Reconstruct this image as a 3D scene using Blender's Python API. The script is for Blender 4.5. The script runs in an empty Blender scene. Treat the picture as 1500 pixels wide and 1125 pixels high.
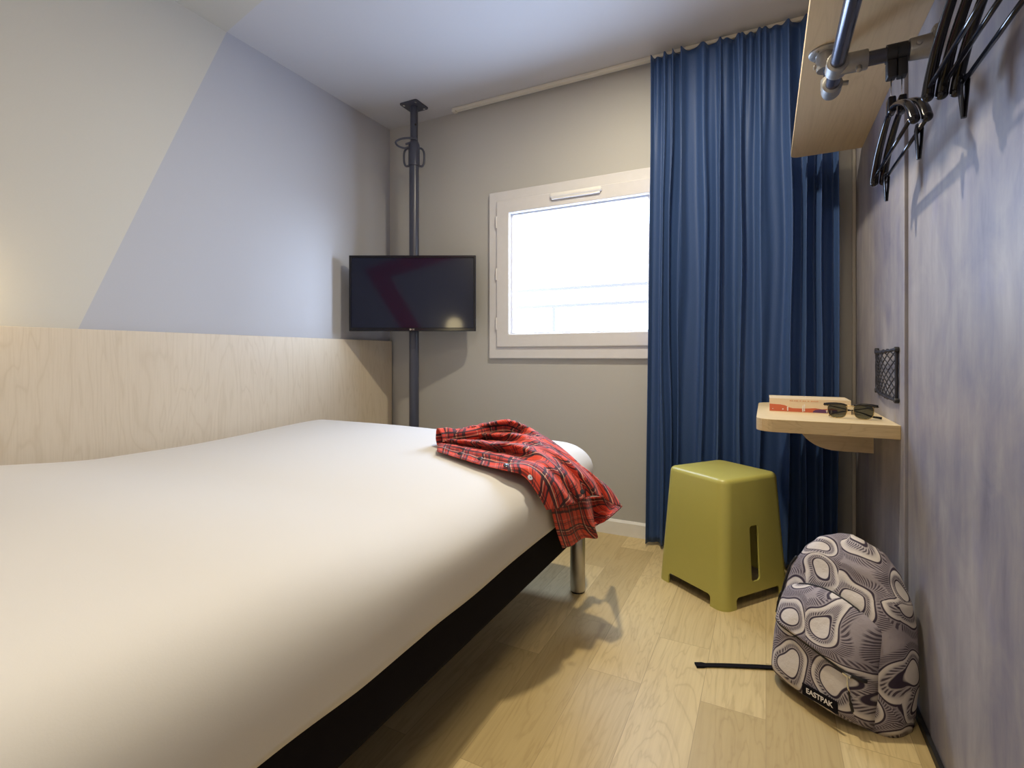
import bpy, bmesh, math, random
from mathutils import Vector, Matrix, noise
random.seed(4)
PI = math.pi
S = bpy.context.scene
COL = S.collection

# ------------------------------------------------------------------ camera
YAW = math.radians(26.75)
CAMZ = 0.93
cam_d = bpy.data.cameras.new('camera')
cam = bpy.data.objects.new('camera', cam_d)
COL.objects.link(cam)
cam.location = (0, 0, CAMZ)
cam.rotation_euler = (PI / 2, 0, YAW)
cam_d.sensor_width = 36
cam_d.lens = 738 / 1500 * 36
cam_d.shift_y = -41.5 / 1500
cam_d.clip_start = 0.01
S.camera = cam

# ------------------------------------------------------------------ view + light
S.view_settings.view_transform = 'Standard'
S.view_settings.look = 'None'
S.view_settings.exposure = -0.14
S.view_settings.gamma = 1.0
S.view_settings.use_curve_mapping = False

w = bpy.data.worlds.new('sky')
S.world = w
w.use_nodes = True
bg = w.node_tree.nodes['Background']
bg.inputs[0].default_value = (0.62, 0.76, 1.0, 1)      # daylight, cool next to the warm lamps
bg.inputs[1].default_value = 24.0


def light(name, kind, loc, energy, color, rot=(0, 0, 0), **kw):
    d = bpy.data.lights.new(name, kind)
    d.energy = energy
    d.color = color
    for k, v in kw.items():
        setattr(d, k, v)
    o = bpy.data.objects.new(name, d)
    COL.objects.link(o)
    o.location = loc
    o.rotation_euler = rot
    return o


port = light('window_portal', 'AREA', (-0.916, 2.70, 1.40), 1, (1, 1, 1), (-PI / 2, 0, 0), shape='RECTANGLE', size=0.86, size_y=0.76)
port.data.cycles.is_portal = True
sun_dir = Vector((-0.90, -0.42, -0.10))                 # low hazy daylight slanting through the window onto the left wall
light('daylight', 'SUN', (2.0, 4.5, 2.5), 3.6, (0.82, 0.90, 1.0), sun_dir.to_track_quat('-Z', 'Y').to_euler(), angle=math.radians(20))
light('ceiling_downlight', 'AREA', (-0.42, 1.62, 2.395), 31.0, (1.0, 0.875, 0.635), (0, 0, 0), shape='DISK', size=0.09)
light('bedside_light', 'POINT', (-0.60, -0.26, 1.27), 3.8, (1.0, 0.82, 0.46), shadow_soft_size=0.09)
light('bedside_light', 'POINT', (-2.11, 0.52, 1.14), 2.0, (1.0, 0.76, 0.40), shadow_soft_size=0.04)
light('entrance_fill', 'AREA', (-0.05, -0.05, 2.395), 18.0, (1.0, 0.84, 0.55), (0, 0, 0), shape='DISK', size=0.70)  # unseen wide lamp added as soft fill from the near side

# ------------------------------------------------------------------ room measures
XL, XR, XF = -2.205, 0.352, 0.343     # left wall, right wall, face of the raised far panel
YB, YN, ZC = 2.593, -0.45, 2.412      # back wall, near wall, ceiling


def ray(px, py):
    u, v = (px - 750) / 738, (521 - py) / 738
    c, s = math.cos(YAW), math.sin(YAW)
    return Vector((-s + u * c, c + u * s, v))


def on_z(px, py, z):
    r = ray(px, py)
    t = (z - CAMZ) / r.z
    return Vector((r.x * t, r.y * t, z))


def on_x(px, py, x):
    r = ray(px, py)
    t = x / r.x
    return Vector((x, r.y * t, CAMZ + r.z * t))


def on_y(px, py, y):
    r = ray(px, py)
    t = y / r.y
    return Vector((r.x * t, y, CAMZ + r.z * t))


# ------------------------------------------------------------------ materials
def new_mat(name):
    m = bpy.data.materials.new(name)
    m.use_nodes = True
    nt = m.node_tree
    return m, nt, nt.nodes['Principled BSDF']


def L(nt, a, b):
    nt.links.new(a, b)


def N(nt, t, **kw):
    n = nt.nodes.new(t)
    for k, v in kw.items():
        setattr(n, k, v)
    return n


def math_n(nt, op, a, b=None, c=None, clamp=False):
    n = nt.nodes.new('ShaderNodeMath')
    n.operation = op
    n.use_clamp = clamp
    for i, x in enumerate((a, b, c)):
        if x is None:
            continue
        if hasattr(x, 'links'):
            nt.links.new(x, n.inputs[i])
        else:
            n.inputs[i].default_value = x
    return n.outputs[0]


def mixc(nt, f, a, b):
    n = nt.nodes.new('ShaderNodeMix')
    n.data_type = 'RGBA'
    for sock, x in ((n.inputs[0], f), (n.inputs[6], a), (n.inputs[7], b)):
        if hasattr(x, 'links'):
            nt.links.new(x, sock)
        else:
            sock.default_value = (x if isinstance(x, (int, float)) else (*x, 1) if len(x) == 3 else x)
    return n.outputs[2]


def coords(nt, scale=(1, 1, 1), kind='Object', rot=(0, 0, 0)):
    t = N(nt, 'ShaderNodeTexCoord')
    mp = N(nt, 'ShaderNodeMapping')
    mp.inputs['Scale'].default_value = scale
    mp.inputs['Rotation'].default_value = rot
    L(nt, t.outputs[kind], mp.inputs[0])
    return mp.outputs[0]


def noise_n(nt, vec, scale, detail=4, rough=0.5, dist=0.0):
    n = N(nt, 'ShaderNodeTexNoise')
    n.inputs['Scale'].default_value = scale
    n.inputs['Detail'].default_value = detail
    n.inputs['Roughness'].default_value = rough
    n.inputs['Distortion'].default_value = dist
    L(nt, vec, n.inputs['Vector'])
    return n.outputs[0]


def ramp(nt, f, stops):
    r = N(nt, 'ShaderNodeValToRGB')
    e = r.color_ramp.elements
    while len(e) < len(stops):
        e.new(0.5)
    for i, (p, c) in enumerate(stops):
        e[i].position = p
        e[i].color = (*c, 1)
    L(nt, f, r.inputs[0])
    return r.outputs[0]


def bump(nt, h, strength, dist=0.002):
    b = N(nt, 'ShaderNodeBump')
    b.inputs['Strength'].default_value = strength
    b.inputs['Distance'].default_value = dist
    L(nt, h, b.inputs['Height'])
    return b.outputs[0]


def flat(name, c, rough=0.5, metal=0.0, var=0.04, nscale=30, bstr=0.0, **kw):
    m, nt, p = new_mat(name)
    v = coords(nt)
    f = noise_n(nt, v, nscale, 3)
    lo = tuple(max(0, x * (1 - var)) for x in c)
    hi = tuple(min(1, x * (1 + var)) for x in c)
    L(nt, mixc(nt, f, lo, hi), p.inputs['Base Color'])
    p.inputs['Roughness'].default_value = rough
    p.inputs['Metallic'].default_value = metal
    if bstr:
        L(nt, bump(nt, f, bstr), p.inputs['Normal'])
    for k, x in kw.items():
        p.inputs[k].default_value = x
    return m


def wood(name, c1, c2, c3, axis='z', rough=0.45, fig=1.0):
    """veneer: long grain with drifting cathedral figures"""
    m, nt, p = new_mat(name)
    st = {'z': (1, 1, 0.13), 'x': (0.13, 1, 1), 'y': (1, 0.13, 1)}[axis]
    v = coords(nt, st)
    warp = noise_n(nt, v, 5.0 * fig, 3, 0.55, 0.6)
    rings = math_n(nt, 'FRACT', math_n(nt, 'MULTIPLY', warp, 14))
    rings = math_n(nt, 'ABSOLUTE', math_n(nt, 'SUBTRACT', rings, 0.5))
    line = ramp(nt, rings, [(0.0, (1, 1, 1)), (0.12, (0.25, 0.25, 0.25)), (0.5, (0, 0, 0))])
    fine = noise_n(nt, coords(nt, tuple(60 if s == 1 else 2.5 for s in st)), 4.0, 3, 0.6)
    big = noise_n(nt, v, 2.2, 2)
    base = mixc(nt, big, c1, c2)
    a = mixc(nt, math_n(nt, 'MULTIPLY', line, 0.34), base, c3)
    b = mixc(nt, math_n(nt, 'MULTIPLY', ramp(nt, fine, [(0.45, (0, 0, 0)), (0.75, (1, 1, 1))]), 0.28), a, c3)
    L(nt, b, p.inputs['Base Color'])
    p.inputs['Roughness'].default_value = rough
    L(nt, bump(nt, fine, 0.06, 0.001), p.inputs['Normal'])
    return m


def paint(name, c):
    m, nt, p = new_mat(name)
    f = noise_n(nt, coords(nt), 180, 3, 0.6)
    L(nt, mixc(nt, f, tuple(x * 0.98 for x in c), tuple(x * 1.02 for x in c)), p.inputs['Base Color'])
    p.inputs['Roughness'].default_value = 0.62
    L(nt, bump(nt, f, 0.10, 0.001), p.inputs['Normal'])
    return m


def mat_concrete():
    m, nt, p = new_mat('mottled_panel')
    v = coords(nt, (1, 1, 0.45))
    a = noise_n(nt, v, 2.6, 6, 0.62, 0.5)
    b = noise_n(nt, coords(nt, (1, 1, 0.16)), 22, 4, 0.6)
    c = noise_n(nt, coords(nt, (1, 1, 0.7)), 7, 5, 0.65, 0.8)
    s = math_n(nt, 'ADD', math_n(nt, 'MULTIPLY', a, 0.55), math_n(nt, 'ADD', math_n(nt, 'MULTIPLY', b, 0.22), math_n(nt, 'MULTIPLY', c, 0.28)))
    col = ramp(nt, s, [(0.38, (0.125, 0.120, 0.175)), (0.46, (0.205, 0.195, 0.245)), (0.54, (0.275, 0.258, 0.280)), (0.66, (0.385, 0.36, 0.365))])
    spot = ramp(nt, noise_n(nt, coords(nt, (1, 1, 0.5)), 9, 3, 0.5), [(0.60, (0, 0, 0)), (0.78, (1, 1, 1))])
    col = mixc(nt, math_n(nt, 'MULTIPLY', spot, 0.35), col, (0.20, 0.20, 0.36))
    L(nt, col, p.inputs['Base Color'])
    p.inputs['Roughness'].default_value = 0.46
    L(nt, bump(nt, b, 0.06, 0.001), p.inputs['Normal'])
    return m


def mat_floor():
    m, nt, p = new_mat('oak_planks')
    v = coords(nt, (1, 1, 1), rot=(0, 0, PI / 2))
    br = N(nt, 'ShaderNodeTexBrick')
    br.offset = 0.37
    br.offset_frequency = 2
    br.inputs['Color1'].default_value = (0, 0, 0, 1)
    br.inputs['Color2'].default_value = (1, 1, 1, 1)
    br.inputs['Mortar'].default_value = (0.5, 0.5, 0.5, 1)
    br.inputs['Scale'].default_value = 1
    br.inputs['Mortar Size'].default_value = 0.0009
    br.inputs['Mortar Smooth'].default_value = 0.4
    br.inputs['Brick Width'].default_value = 0.72
    br.inputs['Row Height'].default_value = 0.158
    L(nt, v, br.inputs[0])
    pid = N(nt, 'ShaderNodeSeparateColor')
    L(nt, br.outputs[0], pid.inputs[0])
    plank = pid.outputs[0]
    # shift the grain from plank to plank
    comb = N(nt, 'ShaderNodeCombineXYZ')
    L(nt, math_n(nt, 'MULTIPLY', plank, 7.3), comb.inputs[0])
    L(nt, math_n(nt, 'MULTIPLY', plank, 5.1), comb.inputs[1])
    L(nt, math_n(nt, 'MULTIPLY', plank, 9.7), comb.inputs[2])
    add = N(nt, 'ShaderNodeVectorMath', operation='ADD')
    L(nt, coords(nt, (1, 0.14, 1)), add.inputs[0])
    L(nt, comb.outputs[0], add.inputs[1])
    g = noise_n(nt, add.outputs[0], 7, 4, 0.55, 0.9)
    rings = math_n(nt, 'ABSOLUTE', math_n(nt, 'SUBTRACT', math_n(nt, 'FRACT', math_n(nt, 'MULTIPLY', g, 13)), 0.5))
    line = ramp(nt, rings, [(0, (1, 1, 1)), (0.16, (0.2, 0.2, 0.2)), (0.5, (0, 0, 0))])
    add2 = N(nt, 'ShaderNodeVectorMath', operation='ADD')
    L(nt, coords(nt, (1, 0.03, 1)), add2.inputs[0])
    L(nt, comb.outputs[0], add2.inputs[1])
    fine = noise_n(nt, add2.outputs[0], 120, 3, 0.6)
    knot = ramp(nt, noise_n(nt, coords(nt, (1, 0.6, 1)), 8.5, 2, 0.5), [(0.68, (0, 0, 0)), (0.80, (1, 1, 1))])
    base = mixc(nt, plank, (0.47, 0.355, 0.170), (0.66, 0.52, 0.270))
    a = mixc(nt, math_n(nt, 'MULTIPLY', line, 0.30), base, (0.30, 0.20, 0.085))
    b = mixc(nt, math_n(nt, 'MULTIPLY', ramp(nt, fine, [(0.42, (0, 0, 0)), (0.75, (1, 1, 1))]), 0.30), a, (0.33, 0.225, 0.10))
    c = mixc(nt, math_n(nt, 'MULTIPLY', knot, 0.45), b, (0.25, 0.155, 0.065))
    d = mixc(nt, math_n(nt, 'MULTIPLY', br.outputs[1], 0.55), c, (0.24, 0.17, 0.085))
    L(nt, d, p.inputs['Base Color'])
    p.inputs['Roughness'].default_value = 0.42
    L(nt, bump(nt, fine, 0.05, 0.001), p.inputs['Normal'])
    return m


def mat_curtain():
    m, nt, p = new_mat('blue_curtain_cloth')
    u = coords(nt, (1, 1, 1), 'UV')
    weave = noise_n(nt, coords(nt, (900, 900, 160)), 1, 2)
    col = mixc(nt, weave, (0.022, 0.054, 0.165), (0.034, 0.080, 0.225))
    L(nt, col, p.inputs['Base Color'])
    p.inputs['Roughness'].default_value = 0.62
    p.inputs['Sheen Weight'].default_value = 0.12
    p.inputs['Sheen Roughness'].default_value = 0.4
    p.inputs['Sheen Tint'].default_value = (0.35, 0.55, 0.9, 1)
    L(nt, bump(nt, weave, 0.08, 0.0005), p.inputs['Normal'])
    return m


def stripe(nt, coord, period, center, width):
    """1 inside a stripe of the given width, repeating"""
    f = math_n(nt, 'FRACT', math_n(nt, 'DIVIDE', coord, period))
    d = math_n(nt, 'ABSOLUTE', math_n(nt, 'SUBTRACT', f, center))
    return math_n(nt, 'LESS_THAN', d, width / 2)


def mat_tartan():
    m, nt, p = new_mat('red_tartan_flannel')
    t = N(nt, 'ShaderNodeTexCoord')
    sp = N(nt, 'ShaderNodeSeparateXYZ')
    L(nt, t.outputs['UV'], sp.inputs[0])
    col = (0.66, 0.062, 0.032)
    P = 0.118
    dark, blue, pale = (0.014, 0.008, 0.018), (0.26, 0.014, 0.022), (0.62, 0.50, 0.36)
    for ax in (0, 1):
        c = sp.outputs[ax]
        col = mixc(nt, math_n(nt, 'MULTIPLY', stripe(nt, c, P, 0.50, 0.26), 0.55), col, blue)
    for ax in (0, 1):
        c = sp.outputs[ax]
        for ctr, wd, k in ((0.36, 0.080, 0.92), (0.64, 0.080, 0.92), (0.50, 0.035, 0.8), (0.05, 0.045, 0.7), (0.12, 0.03, 0.65)):
            col = mixc(nt, math_n(nt, 'MULTIPLY', stripe(nt, c, P, ctr, wd), k), col, dark)
        col = mixc(nt, math_n(nt, 'MULTIPLY', stripe(nt, c, P, 0.425, 0.022), 0.75), col, pale)
        col = mixc(nt, math_n(nt, 'MULTIPLY', stripe(nt, c, P, 0.925, 0.016), 0.35), col, pale)
    L(nt, col, p.inputs['Base Color'])
    p.inputs['Roughness'].default_value = 0.85
    p.inputs['Sheen Weight'].default_value = 0.15
    p.inputs['Sheen Tint'].default_value = (1.0, 0.5, 0.45, 1)
    L(nt, bump(nt, noise_n(nt, coords(nt), 900, 2), 0.12, 0.0005), p.inputs['Normal'])
    return m


def mat_bag():
    """pale canvas printed with curling, hatched tentacle-like rings"""
    m, nt, p = new_mat('printed_canvas')
    t = N(nt, 'ShaderNodeTexCoord')
    w1 = N(nt, 'ShaderNodeTexNoise')
    w1.inputs['Scale'].default_value = 7
    w1.inputs['Detail'].default_value = 1
    L(nt, t.outputs['UV'], w1.inputs['Vector'])
    sub = N(nt, 'ShaderNodeVectorMath', operation='SUBTRACT')
    L(nt, w1.outputs['Color'], sub.inputs[0])
    sub.inputs[1].default_value = (0.5, 0.5, 0.5)
    scl = N(nt, 'ShaderNodeVectorMath', operation='SCALE')
    L(nt, sub.outputs[0], scl.inputs[0])
    scl.inputs['Scale'].default_value = 0.13
    add = N(nt, 'ShaderNodeVectorMath', operation='ADD')
    L(nt, t.outputs['UV'], add.inputs[0])
    L(nt, scl.outputs[0], add.inputs[1])
    flatv = N(nt, 'ShaderNodeVectorMath', operation='MULTIPLY')
    L(nt, add.outputs[0], flatv.inputs[0])
    flatv.inputs[1].default_value = (1, 1, 0)
    vo = N(nt, 'ShaderNodeTexVoronoi', voronoi_dimensions='2D', feature='F1')
    vo.inputs['Scale'].default_value = 7.6
    vo.inputs['Randomness'].default_value = 0.8
    L(nt, flatv.outputs[0], vo.inputs['Vector'])
    d = vo.outputs['Distance']
    dl = N(nt, 'ShaderNodeVectorMath', operation='SUBTRACT')
    L(nt, flatv.outputs[0], dl.inputs[0])
    L(nt, vo.outputs['Position'], dl.inputs[1])
    sx = N(nt, 'ShaderNodeSeparateXYZ')
    L(nt, dl.outputs[0], sx.inputs[0])
    ang = math_n(nt, 'ARCTAN2', sx.outputs[1], sx.outputs[0])
    # spiral drift of the ring radius with the angle
    dd = math_n(nt, 'ADD', d, math_n(nt, 'MULTIPLY', math_n(nt, 'SINE', math_n(nt, 'ADD', ang, 0.8)), 0.05))

    def band(lo, hi, soft=0.012):
        a = math_n(nt, 'MULTIPLY', math_n(nt, 'SUBTRACT', dd, lo), 1 / soft, clamp=True)
        b = math_n(nt, 'MULTIPLY', math_n(nt, 'SUBTRACT', hi, dd), 1 / soft, clamp=True)
        return math_n(nt, 'MULTIPLY', a, b)
    wob = math_n(nt, 'ADD', math_n(nt, 'MULTIPLY', ang, 44), math_n(nt, 'MULTIPLY', dd, 48))
    hatch = math_n(nt, 'GREATER_THAN', math_n(nt, 'SINE', wob), 0.05)
    wob2 = math_n(nt, 'SUBTRACT', math_n(nt, 'MULTIPLY', ang, 72), math_n(nt, 'MULTIPLY', dd, 60))
    hatch2 = math_n(nt, 'GREATER_THAN', math_n(nt, 'SINE', wob2), 0.0)
    ink = band(0.20, 0.250)
    ink = math_n(nt, 'MAXIMUM', ink, math_n(nt, 'MULTIPLY', band(0.24, 0.345, 0.03), math_n(nt, 'MULTIPLY', hatch, 0.9)))
    ink = math_n(nt, 'MAXIMUM', ink, band(0.415, 0.465))
    ink = math_n(nt, 'MAXIMUM', ink, math_n(nt, 'MULTIPLY', band(0.455, 0.66, 0.05), math_n(nt, 'MULTIPLY', hatch2, 0.85)))
    shade = math_n(nt, 'ADD', math_n(nt, 'MULTIPLY', band(0.21, 0.38, 0.06), 0.55), math_n(nt, 'MULTIPLY', band(0.43, 0.95, 0.04), 0.75))
    base = mixc(nt, shade, (0.62, 0.57, 0.545), (0.20, 0.168, 0.215))
    col = mixc(nt, ink, base, (0.030, 0.018, 0.040))
    L(nt, col, p.inputs['Base Color'])
    p.inputs['Roughness'].default_value = 0.75
    L(nt, bump(nt, noise_n(nt, coords(nt), 14, 5, 0.6), 0.5, 0.012), p.inputs['Normal'])
    return m


def mat_glass(name, tint, f=0.08):
    m = bpy.data.materials.new(name)
    m.use_nodes = True
    nt = m.node_tree
    nt.nodes.clear()
    out = N(nt, 'ShaderNodeOutputMaterial')
    tr = N(nt, 'ShaderNodeBsdfTransparent')
    tr.inputs[0].default_value = (*tint, 1)
    gl = N(nt, 'ShaderNodeBsdfGlossy')
    gl.inputs['Roughness'].default_value = 0.03
    lw = N(nt, 'ShaderNodeLayerWeight')
    fac = math_n(nt, 'ADD', math_n(nt, 'MULTIPLY', math_n(nt, 'POWER', lw.outputs['Facing'], 5.0), 0.8), 0.035)
    mx = N(nt, 'ShaderNodeMixShader')
    L(nt, fac, mx.inputs[0])
    L(nt, tr.outputs[0], mx.inputs[1])
    L(nt, gl.outputs[0], mx.inputs[2])
    L(nt, mx.outputs[0], out.inputs[0])
    return m


M = dict(
    beige=paint('beige_wall_paint', (0.52, 0.50, 0.445)),
    grey=paint('grey_wall_paint', (0.41, 0.415, 0.45)),
    ceil=paint('grey_wall_paint_lightened', (0.52, 0.52, 0.545)),  # same grey as the wall, lightened: extra ceiling light put into the colour
    back=paint('stone_wall_paint', (0.455, 0.447, 0.430)),
    red=paint('red_wall_paint', (0.50, 0.02, 0.02)),
    concrete=mat_concrete(),
    floor=mat_floor(),
    birch=wood('birch_veneer', (0.575, 0.49, 0.375), (0.635, 0.555, 0.44), (0.45, 0.365, 0.25), 'z'),
    ply=wood('light_oak_board', (0.66, 0.53, 0.33), (0.74, 0.61, 0.40), (0.50, 0.37, 0.20), 'x', fig=1.6),
    ply_edge=wood('board_edge', (0.50, 0.37, 0.19), (0.60, 0.46, 0.26), (0.30, 0.20, 0.09), 'x', fig=4),
    shelfw=wood('shelf_board', (0.58, 0.455, 0.28), (0.66, 0.53, 0.345), (0.46, 0.345, 0.20), 'y', fig=0.9),
    white=flat('white_lacquer', (0.78, 0.77, 0.75), 0.35),
    pvc=flat('white_window_plastic', (0.64, 0.63, 0.645), 0.35),
    track=flat('cream_rail', (0.66, 0.63, 0.56), 0.4),
    linen=flat('white_bed_linen', (0.63, 0.615, 0.60), 0.85, var=0.01, nscale=400, bstr=0.04),
    black=flat('black_fabric', (0.007, 0.006, 0.009), 0.95, nscale=500, bstr=0.1, **{'Specular IOR Level': 0.15}),
    blackp=flat('black_plastic', (0.008, 0.008, 0.012), 0.14, **{'Specular IOR Level': 0.35}),
    blackm=flat('matt_black_plastic', (0.012, 0.012, 0.015), 0.5),
    gunmetal=flat('dark_grey_paint', (0.050, 0.054, 0.080), 0.30),
    tube=flat('dark_steel_tube', (0.085, 0.090, 0.125), 0.24, 0.55),
    galv=flat('galvanised_iron', (0.34, 0.33, 0.315), 0.42, 0.75, var=0.2, nscale=60, bstr=0.2),
    chrome=flat('bright_metal', (0.75, 0.75, 0.75), 0.22, 1.0),
    alu=flat('brushed_metal', (0.50, 0.48, 0.45), 0.34, 0.9),
    curtain=mat_curtain(),
    tartan=mat_tartan(),
    button=flat('dark_button', (0.03, 0.03, 0.035), 0.25),
    pearl=flat('pearl_button', (0.55, 0.58, 0.68), 0.2),
    green=flat('olive_green_plastic', (0.46, 0.43, 0.112), 0.34, var=0.02),
    dark=flat('dark_inside', (0.01, 0.01, 0.008), 0.8),
    bag=mat_bag(),
    screen=flat('glossy_screen', (0.008, 0.010, 0.026), 0.07, **{'Specular IOR Level': 0.42}),
    net=flat('black_cord', (0.010, 0.008, 0.014), 0.6),
    cover=flat('cream_cover', (0.74, 0.60, 0.42), 0.5),
    paper=flat('page_block', (0.75, 0.70, 0.58), 0.8),
    orange=flat('orange_print', (0.56, 0.125, 0.055), 0.5),
    purple=flat('purple_print', (0.10, 0.035, 0.13), 0.5),
    ink=flat('white_print', (0.80, 0.76, 0.74), 0.5),
    orangetext=flat('orange_small_print', (0.62, 0.30, 0.14), 0.5),
    gold=flat('gold_rim', (0.62, 0.46, 0.20), 0.25, 1.0),
    lens=mat_glass('green_lens', (0.36, 0.37, 0.33)),
    pane=mat_glass('window_glass', (0.93, 0.96, 1.0)),
    rail=flat('outdoor_paint', (0.105, 0.085, 0.070), 0.7),
)


# ------------------------------------------------------------------ object helpers
def link(name, bm, mat, parent=None, smooth=False, world=True):
    """one mesh object; with world=True the vertices are in room coordinates and are moved into the parent's frame"""
    me = bpy.data.meshes.new(name)
    if parent is not None and world:
        bmesh.ops.transform(bm, matrix=Matrix.Translation(-Vector(parent_loc(parent))), verts=bm.verts)
    bm.normal_update()
    bm.to_mesh(me)
    bm.free()
    for mm in (mat if isinstance(mat, (list, tuple)) else [mat]):
        me.materials.append(mm)
    if smooth:
        for f in me.polygons:
            f.use_smooth = True
        if isinstance(smooth, (int, float)) and smooth is not True:
            try:
                me.set_sharp_from_angle(angle=math.radians(smooth))
            except Exception:
                pass
    o = bpy.data.objects.new(name, me)
    COL.objects.link(o)
    if parent is not None:
        o.parent = parent
    return o


def parent_loc(p):
    v = Vector(p.location)
    while p.parent is not None:
        p = p.parent
        v += Vector(p.location)
    return v


def thing(name, label, cat, loc=(0, 0, 0), rotz=0, group=None):
    o = bpy.data.objects.new(name, None)
    o.empty_display_size = 0.05
    COL.objects.link(o)
    o.location = loc
    o.rotation_euler = (0, 0, rotz)
    tag(o, label, cat, group)
    return o


def tag(o, label, cat=None, group=None):
    o['label'] = label
    if cat:
        o['category'] = cat
    if group:
        o['group'] = group
    return o


def structure(o, label=None):
    o['kind'] = 'structure'
    if label:
        o['label'] = label
    return o


def B():
    return bmesh.new()


def box(bm, lo, hi, bev=0.0, seg=2, mat=0, xf=None):
    lo, hi = Vector(lo), Vector(hi)
    t = bmesh.new()
    r = bmesh.ops.create_cube(t, size=1)
    bmesh.ops.transform(t, matrix=Matrix.Translation((lo + hi) / 2) @ Matrix.Diagonal((*(hi - lo), 1)), verts=t.verts)
    if bev:
        bmesh.ops.bevel(t, geom=t.edges[:], offset=bev, segments=seg, profile=0.5, affect='EDGES')
    merge(bm, t, xf, mat)


def merge(bm, t, xf=None, mat=0):
    if xf is not None:
        bmesh.ops.transform(t, matrix=xf, verts=t.verts)
    vm = {}
    for v in t.verts:
        vm[v] = bm.verts.new(v.co)
    for f in t.faces:
        try:
            nf = bm.faces.new([vm[v] for v in f.verts])
            nf.material_index = mat if mat else f.material_index
            nf.smooth = f.smooth
        except ValueError:
            pass
    t.free()


def loft(bm, rings, close=True, cap0=True, cap1=True, mat=0):
    rows = [[bm.verts.new(p) for p in r] for r in rings]
    n = len(rows[0])
    for a, b in zip(rows, rows[1:]):
        for i in range(n if close else n - 1):
            j = (i + 1) % n
            f = bm.faces.new((a[i], a[j], b[j], b[i]))
            f.material_index = mat
    if cap0:
        bm.faces.new(rows[0][::-1]).material_index = mat
    if cap1:
        bm.faces.new(rows[-1]).material_index = mat
    return rows


def frames_along(pts, closed=False):
    pts = [Vector(p) for p in pts]
    n = len(pts)
    out = []
    up = None
    for i in range(n):
        if closed:
            t = pts[(i + 1) % n] - pts[i - 1]
        else:
            t = pts[min(i + 1, n - 1)] - pts[max(i - 1, 0)]
        t.normalize()
        if up is None:
            up = Vector((0, 0, 1)) if abs(t.z) < 0.9 else Vector((1, 0, 0))
        a = t.cross(up).normalized()
        up = a.cross(t).normalized()
        out.append((pts[i], a, up))
    return out


def tube(bm, pts, r, seg=12, closed=False, caps=True, flat_=1.0, mat=0):
    fr = frames_along(pts, closed)
    rings = []
    for i, (p, a, b) in enumerate(fr):
        rr = r[i] if isinstance(r, (list, tuple)) else r
        rings.append([p + a * math.cos(2 * PI * k / seg) * rr + b * math.sin(2 * PI * k / seg) * rr * flat_ for k in range(seg)])
    if closed:
        rings.append(rings[0])
        loft(bm, rings, True, False, False, mat)
        bmesh.ops.remove_doubles(bm, verts=bm.verts, dist=1e-6)
    else:
        loft(bm, rings, True, caps, caps, mat)


def bez(pts, n=24):
    """smooth Catmull-Rom curve through points"""
    pts = [Vector(p) for p in pts]
    P = [2 * pts[0] - pts[1]] + pts + [2 * pts[-1] - pts[-2]]
    out = []
    m = len(pts) - 1
    for k in range(n + 1):
        t = k / n * m
        i = min(int(t), m - 1)
        f = t - i
        a, b, c, d = P[i], P[i + 1], P[i + 2], P[i + 3]
        out.append(0.5 * ((2 * b) + (c - a) * f + (2 * a - 5 * b + 4 * c - d) * f * f + (3 * b - a - 3 * c + d) * f ** 3))
    return out


def cyl(bm, a, b, r, seg=20, r2=None, mat=0, bev=0.0):
    a, b = Vector(a), Vector(b)
    r2 = r if r2 is None else r2
    if bev:
        d = (b - a).normalized()
        tube(bm, [a, a + d * bev * 0.3, a + d * bev, b - d * bev, b - d * bev * 0.3, b],
             [r - bev, r - bev * 0.3, r, r2, r2 - bev * 0.3, r2 - bev], seg, mat=mat)
    else:
        tube(bm, [a, b], [r, r2], seg, mat=mat)


def rrect(w, d, r, n=6, cx=0, cy=0):
    pts = []
    for (sx, sy, a0) in ((1, 1, 0), (-1, 1, 90), (-1, -1, 180), (1, -1, 270)):
        for k in range(n + 1):
            a = math.radians(a0 + 90 * k / n)
            pts.append((cx + sx * (w / 2 - r) + r * math.cos(a), cy + sy * (d / 2 - r) + r * math.sin(a)))
    return pts


def prism(bm, outline, z0, z1, bev=0.0, xf=None, mat=0):
    t = bmesh.new()
    loft(t, [[Vector((x, y, z0)) for x, y in outline], [Vector((x, y, z1)) for x, y in outline]])
    bmesh.ops.recalc_face_normals(t, faces=t.faces)
    if bev:
        ed = [e for e in t.edges if len(e.link_faces) == 2 and e.calc_face_angle() > 0.6]
        bmesh.ops.bevel(t, geom=ed, offset=bev, segments=2, profile=0.5, affect='EDGES')
    merge(bm, t, xf, mat)


def boolean(o, cutters):
    for c in cutters:
        md = o.modifiers.new('cut', 'BOOLEAN')
        md.object = c
        md.operation = 'DIFFERENCE'
        md.solver = 'EXACT'
    bpy.context.view_layer.update()
    dg = bpy.context.evaluated_depsgraph_get()
    me = bpy.data.meshes.new_from_object(o.evaluated_get(dg))
    o.modifiers.clear()
    o.data = me
    for c in cutters:
        bpy.data.objects.remove(c, do_unlink=True)


def text_bm(s, size, depth=0.0006, bold=0.0):
    c = bpy.data.curves.new('lettering', 'FONT')
    c.body = s
    c.size = size
    c.extrude = depth
    c.offset = bold
    c.align_x = 'CENTER'
    c.align_y = 'CENTER'
    o = bpy.data.objects.new('lettering', c)
    COL.objects.link(o)
    bpy.context.view_layer.update()
    dg = bpy.context.evaluated_depsgraph_get()
    me = bpy.data.meshes.new_from_object(o.evaluated_get(dg))
    bm = bmesh.new()
    bm.from_mesh(me)
    bpy.data.objects.remove(o, do_unlink=True)
    return bm


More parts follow.
